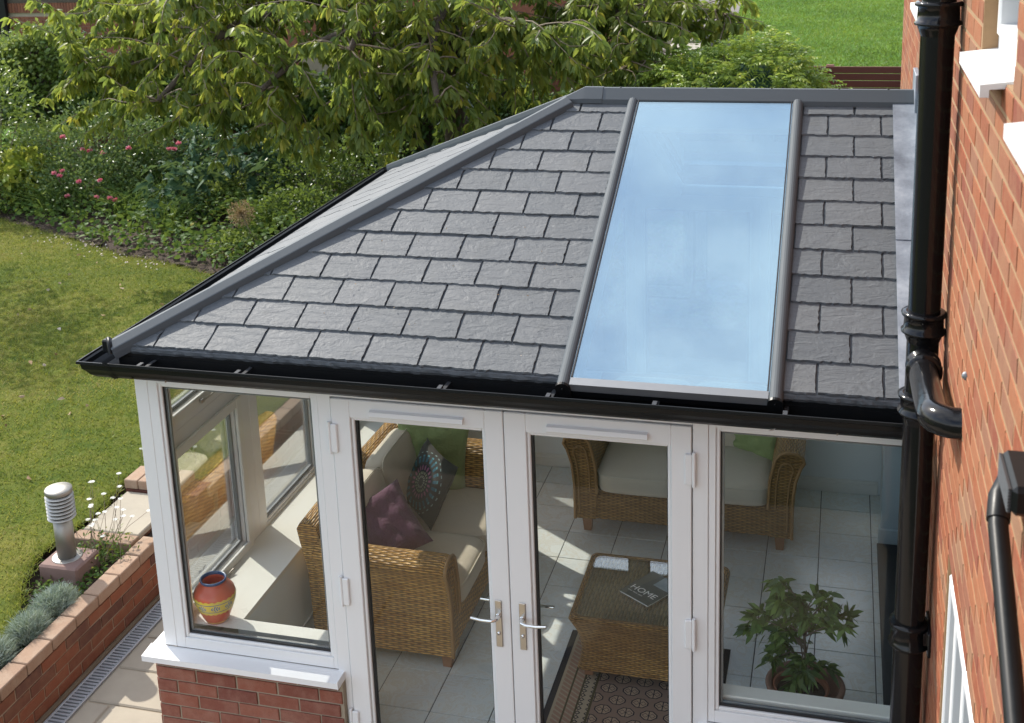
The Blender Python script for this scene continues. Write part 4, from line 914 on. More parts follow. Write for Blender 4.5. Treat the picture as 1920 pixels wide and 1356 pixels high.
def loveseat(loc, ang, label, mat, dims=(1.42, .86)):
    T_ = thing('wicker_loveseat', loc, label, 'sofa', 'wicker loveseats')
    R_ = Matrix.Rotation(ang, 3, 'Z'); L0 = Vector(loc); Wd, Dp = dims
    def w(x, y, z): return tuple(L0+R_ @ Vector((x, y, z)))
    ap = [(.135, .10), (.150, .30), (.140, .50), (.120, .60), (.105, .655), (.075, .690), (.030, .705), (-.020, .700), (-.060, .672), (-.068, .640), (-.045, .600), (-.015, .50), (.0, .35), (.0, .10)]
    for sd in (0, 1):
        f = (lambda a: a) if sd == 0 else (lambda a: Wd-a)
        st = [(lambda a, b, y=y, s_=s_: w(f(a), y, .10+(b-.10)*s_)) for y, s_ in ((.0, .985), (.03, 1.), (.30, 1.0), (Dp-.10, 1.02))]
        A = MB().sweep(ap, st, True, False); a_ = A.build('arm', mat, T_)
        # braided edging round the arm front
        pts = [w(f(a), -.006, .10+(b-.10)*.985) for a, b in ap[1:]]
        MB().tube(pts, .011, 8).build('braid', M_braid, a_)
        pts = [w(f(.5*(a)+.5*.06), -.004, .14+(b-.10)*.80) for a, b in ap[1:]]; MB().tube(pts, .007, 6).build('braid', M_braid, a_)
    # back: slightly reclined, rolled top
    bp = [(Dp-.16, .10), (Dp-.13, .50), (Dp-.10, .72), (Dp-.085, .775), (Dp-.04, .80), (Dp+.01, .795), (Dp+.03, .76), (Dp+.02, .70), (Dp-.02, .50), (Dp-.03, .10)]
    MB().sweep(bp, [lambda a, b: w(.04, a, b), lambda a, b: w(Wd/2, a, b+.02), lambda a, b: w(Wd-.04, a, b)]).build('back', mat, T_)
    MB().sweep([(.015, .10), (.02, .27), (.05, .285), (Dp-.15, .285), (Dp-.15, .10)], [lambda a, b: w(.13, a, b), lambda a, b: w(Wd-.13, a, b)]).build('seat_base', mat, T_)
    for x, y in ((.075, .05), (Wd-.075, .05), (.075, Dp-.09), (Wd-.075, Dp-.09)):
        V = [w(x+sx*k, y+sy*k, z) for z, k in ((0, .024), (.115, .034)) for sx, sy in ((-1, -1), (1, -1), (1, 1), (-1, 1))]
        MB().add(V, [(0, 1, 2, 3)[::-1], (4, 5, 6, 7)]+[(i, (i+1) % 4, 4+(i+1) % 4, 4+i) for i in range(4)]).build('leg', M_wood, T_)
    inner = Wd-.27; cw = inner/2
    for k in range(2):
        xc = .135+cw*(k+.5)
        cushion('seat_cushion', w(xc, (Dp-.20)/2+.0, .37), (cw*.995, Dp-.16, .165), M_cush, T_, rot=R_, seed=k, pipe=.70, puff=.015)
        rb = R_ @ Matrix.Rotation(math.radians(78), 3, 'X')
        cushion('back_cushion', w(xc, Dp-.20, .63), (cw*.99, .44, .16), M_cush, T_, rot=rb, seed=5+k, pipe=.78, puff=.03)
    return T_, w
# local y runs from the front of the seat to its back
LS, lw = loveseat((1.30, .71, FZ), PI/2, 'honey wicker loveseat along the garden side windows, holding three scatter cushions', M_wick)
RS, rw = loveseat((1.64, 2.33, FZ), 0., 'brown wicker loveseat facing the doors at the back of the room', M_wickd, (1.40, .82))
def pillow(name, c, size, mat, label, cat, ax, ay, puff=.07, group=None, n=22, seed=0, wr=.004):
    """square scatter cushion; ax, ay unit edge vectors"""
    r = np.random.default_rng(seed); ax = Vector(ax).normalized(); ay = Vector(ay); ay = (ay-ax*ay.dot(ax)).normalized(); nz = ax.cross(ay); V = []; F = []; U = []
    ph = r.uniform(0, 6, 8)
    for sd in (1, -1):
        b = len(V)
        for j in range(n+1):
            for i in range(n+1):
                u, v = -1+2*i/n, -1+2*j/n; pin = 1-.10*(1-abs(u)**2)*abs(v)**3*0; su = u*(1-.11*(1-v*v)**1*0-.09*(abs(u)**3)*(1-v*v)); sv = v*(1-.09*(abs(v)**3)*(1-u*u))
                h = puff*((1-u**4)*(1-v**4))**.55*(1 if sd > 0 else .8)
                wv = wr*(math.sin(9*u+ph[0]+3*v)+math.sin(13*v+ph[1]-4*u)+.7*math.sin(21*(u+v)+ph[2]))*(1-abs(u)**6)*(1-abs(v)**6)
                V.append(tuple(Vector(c)+ax*su*size/2+ay*sv*size/2+nz*(sd*h+wv)))
        for j in range(n):
            for i in range(n):
                a = b+j*(n+1)+i; q = (a, a+1, a+n+2, a+n+1); uv = ((i/n, j/n), ((i+1)/n, j/n), ((i+1)/n, (j+1)/n), (i/n, (j+1)/n))
                F.append(q if sd > 0 else q[::-1]); U.append(uv if sd > 0 else uv[::-1])
    o = MB().add(V, F, True, U).build(name, mat, None, origin=(0, 0, 0)); return tag(o, label, cat, group)
pillow('scatter_cushion', (.80, 1.93, .80), .47, M_green, 'crumpled green scatter cushion at the far end of the honey loveseat', 'cushion', (.72, .30, -.10), (-.32, .12, .93), .075, 'scatter cushions', seed=1, wr=.006)
_ax = Vector((.70, -.70, -.06)).normalized(); _ay = Vector((-.12, .62, .72)); _ay = (_ay-_ax*_ay.dot(_ax)).normalized(); _br = Vector(atz0(808, 992, .63))
pillow('scatter_cushion', tuple(_br-_ax*.20+_ay*.20), .42, M_embroid, 'dark embroidered scatter cushion with a ring pattern, leaning back between the green and purple ones', 'cushion', tuple(_ax), tuple(_ay), .06, 'scatter cushions', seed=2, wr=.002)
pillow('scatter_cushion', (.80, 1.04, .80), .43, M_purple, 'shiny purple scatter cushion leaning on the near arm of the honey loveseat', 'cushion', (.62, -.45, -.58), (-.2, .70, .70), .075, 'scatter cushions', seed=3, wr=.008)
pillow('scatter_cushion', (2.76, 2.86, .77), .42, M_green, 'green scatter cushion in the brown loveseat corner next to the bare plaster wall', 'cushion', (.85, -.45, .0), (-.05, .30, .95), .07, 'scatter cushions', seed=4, wr=.006)
pillow('scatter_cushion', (1.93, 2.93, .80), .40, M_green, 'green scatter cushion in the brown loveseat corner closer to the honey loveseat', 'cushion', (.85, .35, .0), (.05, .30, .95), .07, 'scatter cushions', seed=5, wr=.006)
# coffee table
tx0, tx1, ty0, ty1, tz = 1.945, 2.74, .725, 1.40, .575
CT = thing('coffee_table', ((tx0+tx1)/2, (ty0+ty1)/2, FZ), 'low brown wicker coffee table with an inset glass top and a magazine', 'table')
def tring(k, z, rad=.04):
    P = []; x0, x1, y0, y1 = tx0+k, tx1-k, ty0+k, ty1-k
    for cx, cy, a0 in ((x1-rad, y0+rad, -PI/2), (x1-rad, y1-rad, 0), (x0+rad, y1-rad, PI/2), (x0+rad, y0+rad, PI)):
        for q in range(5): a = a0+q*PI/8; P.append((cx+rad*math.cos(a), cy+rad*math.sin(a), z))
    return P
lv = [(.035, .285-.03), (.048, .30), (.055, .36), (.050, .42), (.035, .48), (.012, .535), (.0, .565), (.006, .583), (.020, .588), (.038, .582)]
b = MB(); RN = [tring(k, z) for k, z in lv]; n = len(RN[0]); per = [0.]
for i in range(n): per.append(per[-1]+(Vector(RN[6][(i+1) % n])-Vector(RN[6][i])).length)
V = [p for R_ in RN for p in R_]; F = []; U = []; vv = 0
for j in range(len(RN)-1):
    dv = math.hypot(lv[j+1][0]-lv[j][0], lv[j+1][1]-lv[j][1])
    for i in range(n): F.append((j*n+i, j*n+(i+1) % n, (j+1)*n+(i+1) % n, (j+1)*n+i)); U.append(((per[i], vv), (per[i+1], vv), (per[i+1], vv+dv), (per[i], vv+dv)))
    vv += dv
b.add(V, F, True, U); b.build('table_body', M_wickd, CT)
b = MB(); P = tring(.03, .572); b.add(P, [tuple(range(n))], False, [[(p[1], p[0]) for p in P]]); b.build('woven_top', M_wickt, CT)
b = MB(); P = tring(.034, .577, .03); P2 = tring(.034, .583, .03); b.add(P+P2, [tuple(range(n))[::-1], tuple(range(n, 2*n))]+[(i, (i+1) % n, n+(i+1) % n, n+i) for i in range(n)]); b.build('glass_top', M_tableglass, CT)
for x, y in ((tx0+.085, ty0+.085+.06), (tx1-.085, ty0+.145), (tx0+.085, ty1-.10), (tx1-.085, ty1-.10)):
    V = [(x+sx*k, y+sy*k, z) for z, k in ((FZ+.008, .022), (.29, .03)) for sx, sy in ((-1, -1), (1, -1), (1, 1), (-1, 1))]
    MB().add(V, [(0, 1, 2, 3)[::-1], (4, 5, 6, 7)]+[(i, (i+1) % 4, 4+(i+1) % 4, 4+i) for i in range(4)]).build('leg', M_wood, CT)
# magazine
mc = Vector((2.335, 1.075, .5845)); ma = math.atan2(1.232-1.012, 2.327-2.179)  # spine direction
MG = thing('magazine', tuple(mc), 'glossy dark magazine titled HOME lying on the glass table top', 'magazine')
e1 = Vector((math.cos(ma), math.sin(ma), 0)); e2 = Vector((-e1.y, e1.x, 0)); hw, hh = .135, .105
def mpt(a, b_, z): return tuple(mc+e1*a+e2*b_+Vector((0, 0, z)))
Q = [mpt(-hw, -hh, .0105), mpt(hw, -hh, .0105), mpt(hw, hh, .0105), mpt(-hw, hh, .0105)]
MB().add(Q+[tuple(Vector(q)-Vector((0, 0, .0015))) for q in Q], [(0, 1, 2, 3), (0, 4, 5, 1), (1, 5, 6, 2), (2, 6, 7, 3), (3, 7, 4, 0)], False, [[(0, 0), (1, 0), (1, 1), (0, 1)]]+[[(0, 0)]*4]*4).build('cover', M_mag, MG)
MB().add([mpt(s*(hw-.002), t*(hh-.002), z) for z in (.0005, .0088) for s, t in ((-1, -1), (1, -1), (1, 1), (-1, 1))], [(0, 3, 2, 1), (4, 5, 6, 7)]+[(i, (i+1) % 4, 4+(i+1) % 4, 4+i) for i in range(4)]).build('pages', M_page, MG)
def text_mesh(txt, size, name, mat, parent, origin, ex, ey, ez=.0009):
    cu = bpy.data.curves.new(name, 'FONT'); cu.body = txt; cu.size = size; cu.extrude = .0002; cu.resolution_u = 3
    o = bpy.data.objects.new(name, cu); COL.objects.link(o); dg = bpy.context.evaluated_depsgraph_get(); me = bpy.data.meshes.new_from_object(o.evaluated_get(dg))
    bpy.data.objects.remove(o); bpy.data.curves.remove(cu)
    r0 = ROOT.get(parent.name, Vector()); ez_ = ex.cross(ey)
    for v in me.vertices: v.co = Vector(origin)-r0+ex*v.co.x+ey*v.co.y+ez_*(v.co.z+ez)
    me.materials.clear(); me.materials.append(mat); return put(name, me, parent)
# the title reads along the short side, upside down to the camera
text_mesh('HOME', .062, 'lettering', M_print, MG, mpt(-hw+.062, .088, .0105), -e2, e1)
text_mesh('STYLE  SPACE  LIGHT', .011, 'lettering', M_print, MG, mpt(-hw+.040, .080, .0105), -e2, e1)
# rug
rx0, rx1, ry0, ry1 = 1.857, 2.757, .19, 1.235
b = MB(); P = [(rx0, ry0, FZ+.007), (rx1, ry0, FZ+.007), (rx1, ry1, FZ+.007), (rx0, ry1, FZ+.007)]
b.add(P, [(0, 1, 2, 3)], False, [[(0, 0), (.9, 0), (.9, 1.045), (0, 1.045)]]); b.box((rx0, ry0, FZ+.0005), (rx1, ry1, FZ+.0065))
tag(b.build('rug', M_rug), 'small oriental rug with dark border and octagon pattern under the coffee table', 'rug')
# vase on the window board
vc = (.238, .128, .7308); prof = [(0, .0), (.050, .0), (.056, .004), (.066, .022), (.088, .075), (.104, .120), (.108, .150), (.100, .178), (.080, .203), (.064, .216), (.062, .222), (.068, .231), (.069, .237), (.062, .240), (.057, .232), (.054, .216), (.07, .19), (.09, .15), (.05, .02), (0, .015)]
VS = MB().lathe([(r, h) for r, h in prof], vc, 40).build('vase', M_vase, None, origin=vc); VS.location = vc
tag(VS, 'orange red clay vase with a blue rim and yellow painted band on the window board', 'vase')
# potted plant
pc = (3.172, .79, FZ)
PP = thing('potted_plant', pc, 'leafy green indoor shrub in a terracotta pot beside the black threshold', 'plant')
MB().lathe([(0, .0), (.125, .0), (.14, .02), (.175, .14), (.196, .150), (.200, .168), (.190, .176), (.172, .172), (.165, .15), (.13, .03), (0, .03)], pc, 40).build('outer_pot', M_terra_pale, PP)
MB().lathe([(0, .032), (.105, .032), (.132, .15), (.140, .152), (.141, .165), (.132, .167), (.124, .15), (.12, .13)], (pc[0]-.02, pc[1]-.012, pc[2]), 36).build('inner_pot', M_terra, PP)
b = MB(); pts = [(pc[0]-.02, pc[1]-.012, pc[2]+.132)]
RS_ = np.random.default_rng(3)
b.lathe([(0, .008)]+[(.03*k, RS_.uniform(0, .006)) for k in range(1, 5)]+[(.122, -.01)], (pc[0]-.02, pc[1]-.012, pc[2]+.132), 24).build('compost', M_soil, PP)
stem = MB(); base = Vector((pc[0]-.01, pc[1]-.012, pc[2]+.13)); nodes = []
stem.tube([base, base+Vector((.0, .0, .10)), base+Vector((.01, .0, .20)), base+Vector((.0, .01, .32)), base+Vector((.005, .02, .50))], [.012, .011, .009, .007, .004], 8)
for k in range(30):
    t = .12+.36*RS_.random(); st_ = base+Vector((0, .005, t)); a = RS_.uniform(0, 2*PI); rad = RS_.uniform(.07, .27)*(1.15-.6*abs(t-.28)/.3); e = st_+Vector((rad*math.cos(a)*1.1, rad*math.sin(a)*.8, RS_.uniform(-.02, .20)))
    m_ = (st_+e)/2+Vector((0, 0, .02)); stem.tube([st_, m_, e], [.0045, .003, .002], 5)
    for q, tt in ((m_, 2), (m_.lerp(e, .5), 3), (e, 7)):
        for _ in range(tt): nodes.append((q, a))
for _ in range(8): nodes.append((base+Vector((0, .02, .5)), RS_.uniform(0, 6)))
stem.build('stem', M_twig, PP)
P = np.array([tuple(q) for q, a in nodes]); D = np.array([(math.cos(a+u), math.sin(a+u), w_) for (q, a), u, w_ in zip(nodes, RS_.normal(0, 1.0, len(nodes)), RS_.uniform(-.7, .75, len(nodes)))])
leaves('foliage', P, D, RS_.uniform(.06, .105, len(P)), RS_.uniform(.026, .04, len(P)), RS_.beta(1.6, 1.5, len(P))*.9, M_indoor, PP, .12, .22)
leaves('foliage', P+RS_.normal(0, .015, P.shape), D+RS_.normal(0, .6, D.shape), RS_.uniform(.05, .09, len(P)), .028, RS_.beta(1.3, 2.5, len(P))*.6, M_indoor, PP, .12, .22)
# bollard light on a block
BLK = bxp('paver_block', (-1.395, .84, .24), (-1.125, 1.085, .42), M_block, None, .012); BLK.rotation_euler = (0, 0, 0)
tag(BLK, 'square pinkish concrete block at the lawn edge carrying the garden lamp', 'block')
bc = (-1.272, .965, .42)
BL = thing('bollard_lamp', bc, 'short stainless steel bollard garden lamp with louvred head beside the lawn', 'lamp')
MB().lathe([(0, .006), (.088, .006), (.092, .003), (.092, .0)], bc, 28).build('base_plate', M_steel, BL)
for a in (.6, 2.7, 4.8): MB().lathe([(0, .006), (.007, .005), (.008, .0)], (bc[0]+.075*math.cos(a), bc[1]+.075*math.sin(a), bc[2]+.006), 8).build('bolt', M_steel, BL)
MB().lathe([(.0, .006), (.0565, .006), (.0565, .285), (.0, .286)], bc, 36).build('post', M_steel, BL)
MB().lathe([(.069, .280), (.069, .435)], bc, 28).build('lamp_core', M_gasket, BL)
for k in range(7):
    z = .272+k*.0235; MB().lathe([(.066, z+.006), (.083, z), (.0855, z+.001), (.085, z+.004), (.067, z+.0105)], bc, 36).build('louvre', M_louvre, BL)
MB().lathe([(.078, .432), (.0815, .436), (.0815, .458), (.079, .462), (.03, .464), (.0, .4645)], bc, 40).build('cap', M_steel, BL)
# ------------------------------------------------------------------ plants
U3 = lambda n, a, b: RNG.uniform(a, b, n)
# lawn blades near the house
def inlawn(P):
    x, y = P[:, 0], P[:, 1]; by = np.interp(-x, [-.9, .97, 2.2, 3.38, 4.07, 4.65, 5.49, 6.51, 7.22, 12, 30], [5.4, 5.6, 6.05, 6.46, 6.75, 6.91, 7.32, 7.81, 8.12, 8.6, 8.6])
    ex = np.interp(y, [e[1] for e in EDGE]+[2.101, 9], [e[0] for e in EDGE]+[-.99, -.99]); return (y < by) & (x < ex)
n = 190000; P = np.stack([U3(n, -9.5, -.95), U3(n, -.6, 8.6), np.full(n, GZ-.004)], 1)
keep = inlawn(P) & (P[:, 0] > -3.2-P[:, 1]*.95-1.2); P = P[keep]; n = len(P)
D = RNG.normal(size=(n, 3))*.55; D[:, 2] = 1
pt_ = np.sin(P[:, 0]*2.1+1.3*np.sin(P[:, 1]*1.7))*np.cos(P[:, 1]*1.9+.8*np.sin(P[:, 0]*2.3))
def vnoise(P, s, seed):
    g = np.random.default_rng(seed).random((64, 64)); x, y = P[:, 0]*s+200, P[:, 1]*s+200; i, j = x.astype(int), y.astype(int); f, h = x-i, y-j; f = f*f*(3-2*f); h = h*h*(3-2*h)
    return (g[i % 64, j % 64]*(1-f)+g[(i+1) % 64, j % 64]*f)*(1-h)+(g[i % 64, (j+1) % 64]*(1-f)+g[(i+1) % 64, (j+1) % 64]*f)*h
tn = .50+.85*(vnoise(P, 1.1, 1)-.5)+.55*(vnoise(P, 3.7, 2)-.5)+.35*(vnoise(P, 11., 3)-.5)+RNG.normal(size=n)*.24
stuff(tag(blades('grass', P, D, RNG.uniform(.018, .042, n), .0075, tn, M_grass), 'short mown lawn grass beside the conservatory', 'grass'))
# longer fringe along the bed and planter edges
def along(pts, n, jit):
    pts = np.array(pts); seg = np.linalg.norm(np.diff(pts, axis=0), axis=1); c = np.concatenate([[0], np.cumsum(seg)]); t = RNG.uniform(0, c[-1], n)
    return np.stack([np.interp(t, c, pts[:, 0])+RNG.normal(size=n)*jit, np.interp(t, c, pts[:, 1])+RNG.normal(size=n)*jit, np.full(n, GZ-.01)], 1)
P = np.concatenate([along(EDGE, 2600, .02), along([p for p in BEDE if p[0] < -.9], 3000, .03)]); D = RNG.normal(size=P.shape)*.6; D[:, 2] = .8
stuff(tag(blades('edge_grass', P, D, RNG.uniform(.03, .07, len(P)), .005, RNG.uniform(.1, .8, len(P)), M_grass), 'longer grass fringe along the lawn edges', 'grass'))
# litter
n = 46; P = np.stack([U3(n, .0, 3.5), np.full(n, YE-.07)+RNG.normal(size=n)*.025, np.full(n, 2.176)+RNG.random(n)*.01], 1); D = RNG.normal(size=P.shape); D[:, 2] *= .3
stuff(tag(leaves('gutter_litter', P, D, RNG.uniform(.015, .04, n), .016, RNG.random(n), M_litter, None, .3, .05), 'dead leaves and grit lying in the black gutter', 'leaves'))
n = 26; q = RNG.random((n, 2)); P = np.array([tuple(fr(a, s, .022)) for a, s in [(.9+u*1.1, .05+v*.9) for u, v in q]]); D = RNG.normal(size=P.shape); D[:, 2] *= .3
stuff(tag(leaves('roof_litter', P, D, RNG.uniform(.005, .014, n), .006, RNG.random(n), M_litter, None, .2, .0), 'tiny specks of debris on the slates', 'debris'))
n = 150; P = np.stack([U3(n, -8, -1.8), U3(n, 1.5, 8), np.full(n, GZ+.03)], 1); P = P[inlawn(P)]; D = RNG.normal(size=P.shape); D[:, 2] *= .35
stuff(tag(leaves('fallen_leaves', P, D, RNG.uniform(.03, .075, len(P)), .035, RNG.random(len(P)), M_litter, None, .4, .05), 'dry leaves scattered over the lawn', 'leaves'))
P = along([(-4.0, 6.65), (-4.65, 6.85), (-5.4, 7.2), (-6.3, 7.6)], 70, .10); P[:, 1] -= .05; P[:, 2] = GZ+.032; D = RNG.normal(size=P.shape); D[:, 2] *= .3
stuff(tag(leaves('fallen_petals', P, D, RNG.uniform(.02, .035, len(P)), .022, RNG.random(len(P)), M_palepetal, None, .3, .05), 'pale fallen petals along the flower bed edge', 'petals'))
def shrub(name, label, cat, c, r, n, ll, lw_, mat, tint=(.1, .7), droop=.15, stems=6, group=None, shell=.55, gz=GZ, core=True, updir=.3, simple_=False):
    T_ = thing(name, (c[0], c[1], gz), label, cat, group); c = np.array(c); r = np.array(r)
    d = norm(RNG.normal(size=(n, 3))); bump_ = 1+.16*np.sin(d[:, 0]*7+c[0]*3)*np.cos(d[:, 1]*6+c[1])+.10*np.sin(d[:, 2]*11+d[:, 0]*9); rad = (shell+(1-shell)*RNG.random(n)**.6)*bump_
    P = c+d*r*rad[:, None]; ok = P[:, 2] > gz+.02; P = P[ok]; d = d[ok]; rad = rad[ok]; D = d*.8+RNG.normal(size=d.shape)*.6; D[:, 2] += updir
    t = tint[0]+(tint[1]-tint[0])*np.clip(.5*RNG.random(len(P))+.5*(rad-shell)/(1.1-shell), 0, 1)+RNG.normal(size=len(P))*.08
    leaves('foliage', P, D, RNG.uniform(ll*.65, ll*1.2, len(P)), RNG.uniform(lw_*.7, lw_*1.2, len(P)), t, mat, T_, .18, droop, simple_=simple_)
    b = MB()
    for k in range(stems):
        e = c+norm(RNG.normal(size=(1, 3)))[0]*r*.8; e[2] = max(e[2], gz+.15); m_ = (np.array([c[0], c[1], gz])+e)/2+RNG.normal(size=3)*.06
        b.tube([(c[0]+RNG.normal()*.05, c[1]+RNG.normal()*.05, gz-.05), tuple(m_), tuple(e)], [.016, .010, .005], 5)
    b.build('stems', M_twig if stems > 8 else M_bark, T_)
    return T_
def flowers(T_, c, r, pts, size, mat, name='flower', petals=16):
    for (p) in pts:
        p = np.array(p); m = petals; a = RNG.uniform(0, 2*PI, m); el = np.repeat(np.linspace(.15, 1.1, 4), m//4+1)[:m]
        D = np.stack([np.cos(a)*np.cos(el), np.sin(a)*np.cos(el), np.sin(el)], 1); 
        leaves(name, np.repeat(p[None], m, 0), D, size, size*.8, RNG.random(m), mat, T_, .35, -.1)
# point on a plane y=Y seen at photo pixel (u, v)
def at(u, v, Y):
    d = CF+CR*((u-960)/FPX)-CU*((v-351.8)/FPX); t = (Y-CAM.y)/d.y; p = CAM+d*t; return (p.x, p.y, p.z)
def atz(u, v, Z):
    d = CF+CR*((u-960)/FPX)-CU*((v-351.8)/FPX); t = (Z-CAM.z)/d.z; p = CAM+d*t; return (p.x, p.y, p.z)
# flower bed, left to right
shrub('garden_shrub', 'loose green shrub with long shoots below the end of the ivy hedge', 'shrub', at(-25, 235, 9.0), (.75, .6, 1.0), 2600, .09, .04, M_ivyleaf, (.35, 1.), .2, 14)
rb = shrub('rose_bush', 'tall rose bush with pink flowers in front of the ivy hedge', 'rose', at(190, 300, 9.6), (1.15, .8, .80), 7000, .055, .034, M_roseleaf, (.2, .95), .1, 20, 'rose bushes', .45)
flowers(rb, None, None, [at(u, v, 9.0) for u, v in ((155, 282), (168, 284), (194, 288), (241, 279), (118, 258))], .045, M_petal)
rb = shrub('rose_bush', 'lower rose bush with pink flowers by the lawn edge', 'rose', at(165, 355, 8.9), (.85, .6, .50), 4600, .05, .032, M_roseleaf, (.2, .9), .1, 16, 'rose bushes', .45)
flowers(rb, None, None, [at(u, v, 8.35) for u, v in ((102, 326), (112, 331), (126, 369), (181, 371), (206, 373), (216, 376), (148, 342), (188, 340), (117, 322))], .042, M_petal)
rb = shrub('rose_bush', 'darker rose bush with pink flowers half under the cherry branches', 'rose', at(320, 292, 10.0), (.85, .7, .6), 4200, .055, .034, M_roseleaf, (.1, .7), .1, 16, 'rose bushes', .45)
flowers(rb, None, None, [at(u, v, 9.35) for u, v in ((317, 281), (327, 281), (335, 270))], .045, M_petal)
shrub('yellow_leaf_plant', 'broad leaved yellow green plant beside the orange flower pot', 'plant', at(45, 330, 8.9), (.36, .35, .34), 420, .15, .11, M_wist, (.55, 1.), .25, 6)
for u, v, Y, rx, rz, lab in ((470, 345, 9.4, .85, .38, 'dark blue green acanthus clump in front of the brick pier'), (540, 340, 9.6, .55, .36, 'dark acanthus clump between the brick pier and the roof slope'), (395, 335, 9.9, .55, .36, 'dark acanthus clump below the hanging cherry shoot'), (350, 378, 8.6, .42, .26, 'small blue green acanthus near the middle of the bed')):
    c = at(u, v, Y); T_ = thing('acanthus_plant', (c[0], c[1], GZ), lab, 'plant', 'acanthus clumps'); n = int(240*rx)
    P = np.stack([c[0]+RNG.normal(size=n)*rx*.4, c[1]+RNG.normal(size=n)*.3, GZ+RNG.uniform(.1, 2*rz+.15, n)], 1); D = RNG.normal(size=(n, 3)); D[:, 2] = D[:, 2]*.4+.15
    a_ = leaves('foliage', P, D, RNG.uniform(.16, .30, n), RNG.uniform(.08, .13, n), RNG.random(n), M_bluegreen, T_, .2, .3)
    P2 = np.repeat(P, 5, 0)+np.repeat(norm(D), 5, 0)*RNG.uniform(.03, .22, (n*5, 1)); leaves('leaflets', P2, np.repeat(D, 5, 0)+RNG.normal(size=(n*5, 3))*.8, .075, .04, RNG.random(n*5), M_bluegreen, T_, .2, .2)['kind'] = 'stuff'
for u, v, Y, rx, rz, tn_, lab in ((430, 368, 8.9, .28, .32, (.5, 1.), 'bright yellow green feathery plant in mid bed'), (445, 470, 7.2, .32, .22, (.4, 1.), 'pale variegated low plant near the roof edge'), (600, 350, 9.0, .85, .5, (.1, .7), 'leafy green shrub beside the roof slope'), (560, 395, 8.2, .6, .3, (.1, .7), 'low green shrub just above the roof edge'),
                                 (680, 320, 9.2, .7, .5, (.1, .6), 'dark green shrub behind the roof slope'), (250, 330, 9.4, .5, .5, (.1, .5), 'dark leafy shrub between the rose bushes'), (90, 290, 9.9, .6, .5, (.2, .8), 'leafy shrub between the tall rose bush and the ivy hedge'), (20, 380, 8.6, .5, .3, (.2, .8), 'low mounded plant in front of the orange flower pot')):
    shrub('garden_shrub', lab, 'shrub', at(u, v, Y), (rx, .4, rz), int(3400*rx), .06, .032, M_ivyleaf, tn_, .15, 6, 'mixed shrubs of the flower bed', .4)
# straps / grassy clumps
for u, v, Y, lab in ((105, 360, 8.6, 'upright strap leaved clump by the lower rose bush'), (235, 375, 8.5, 'arching grassy clump between the lower rose bush and the roof slope'), (300, 370, 9.0, 'arching green strap leaved clump in mid bed'), (500, 410, 8.0, 'arching grassy clump beside the dry seed head'), (620, 370, 8.6, 'tall grassy clump next to the roof slope'), (325, 400, 8.0, 'fresh green long leaved lily clump')):
    c = at(u, v, Y); T_ = thing('strap_leaf_clump', (c[0], c[1], GZ), lab, 'plant', 'strap leaved clumps'); n = 110
    P = np.stack([c[0]+RNG.normal(size=n)*.10, c[1]+RNG.normal(size=n)*.10, np.full(n, GZ)], 1); D = RNG.normal(size=(n, 3))*.45; D[:, 2] = 1
    blades('foliage', P, D, RNG.uniform(.3, .62, n), RNG.uniform(.012, .024, n), RNG.uniform(.2, .95, n), M_cover, T_, .5)
# dry allium head
c = Vector(at(452, 400, 7.5)); AL = thing('allium_seed_head', (c.x, c.y, GZ), 'round dry straw coloured allium seed head leaning by the roof edge', 'plant')
MB().tube([(c.x+.38, c.y-.2, GZ), (c.x+.15, c.y-.1, (c.z+GZ)/2), tuple(c)], .006, 6).build('stalk', M_twig, AL)
n = 420; D = norm(RNG.normal(size=(n, 3))); blades('seed_head', np.repeat(np.array([tuple(c)]), n, 0), D, RNG.uniform(.10, .16, n), .0045, RNG.random(n), M_straw, AL, .05)
AL2 = leaves('seed_pods', np.array([tuple(c)])+D*RNG.uniform(.11, .15, (n, 1)), D, .022, .016, RNG.random(n), M_straw, AL, .2, 0)
stuff(AL2)
# ground cover
n = 34000; P = np.stack([U3(n, -9.5, 2.8), U3(n, 5.5, 11.8), RNG.uniform(GZ+.01, GZ+.17, n)], 1)
by = np.interp(-P[:, 0], [-2.9, .97, 2.2, 3.38, 4.07, 4.65, 5.49, 6.51, 7.22, 12], [5.2, 5.6, 6.05, 6.46, 6.75, 6.91, 7.32, 7.81, 8.12, 8.6])
dd = P[:, 1]-by; hm = .5+.5*np.sin(P[:, 0]*3.1+P[:, 1]*1.3)*np.sin(P[:, 1]*2.7); ok = (dd > .06+.10*hm) & (dd < 3.2); P = P[ok]; P[:, 2] += .22*hm[ok]*np.clip(dd[ok]-.2, 0, 1)
D = RNG.normal(size=P.shape); D[:, 2] = abs(D[:, 2])*.5
stuff(tag(leaves('ground_cover', P, D, RNG.uniform(.05, .10, len(P)), RNG.uniform(.035, .065, len(P)), RNG.beta(2, 2.2, len(P)), M_cover, None, .12, .2), 'dense low leafy ground cover filling the flower bed', 'ground cover'))
n = 2600; P = np.stack([U3(n, -1.55, -1.0), U3(n, .2, 2.0), RNG.uniform(.31, .345, n)], 1); ex = np.interp(P[:, 1], [e[1] for e in EDGE], [e[0] for e in EDGE]); P = P[P[:, 0] > ex+.03]; P = P[~((P[:, 1] > 1.22) & (P[:, 1] < 1.88) & (P[:, 0] > -1.47))]; D = RNG.normal(size=P.shape); D[:, 2] = abs(D[:, 2])*.4
stuff(tag(leaves('planter_weeds', P[:900], D[:900], RNG.uniform(.02, .045, 900), .018, RNG.beta(2, 2, 900), M_cover, None, .1, .1), 'small weeds growing in the strip of soil behind the wall', 'weeds'))
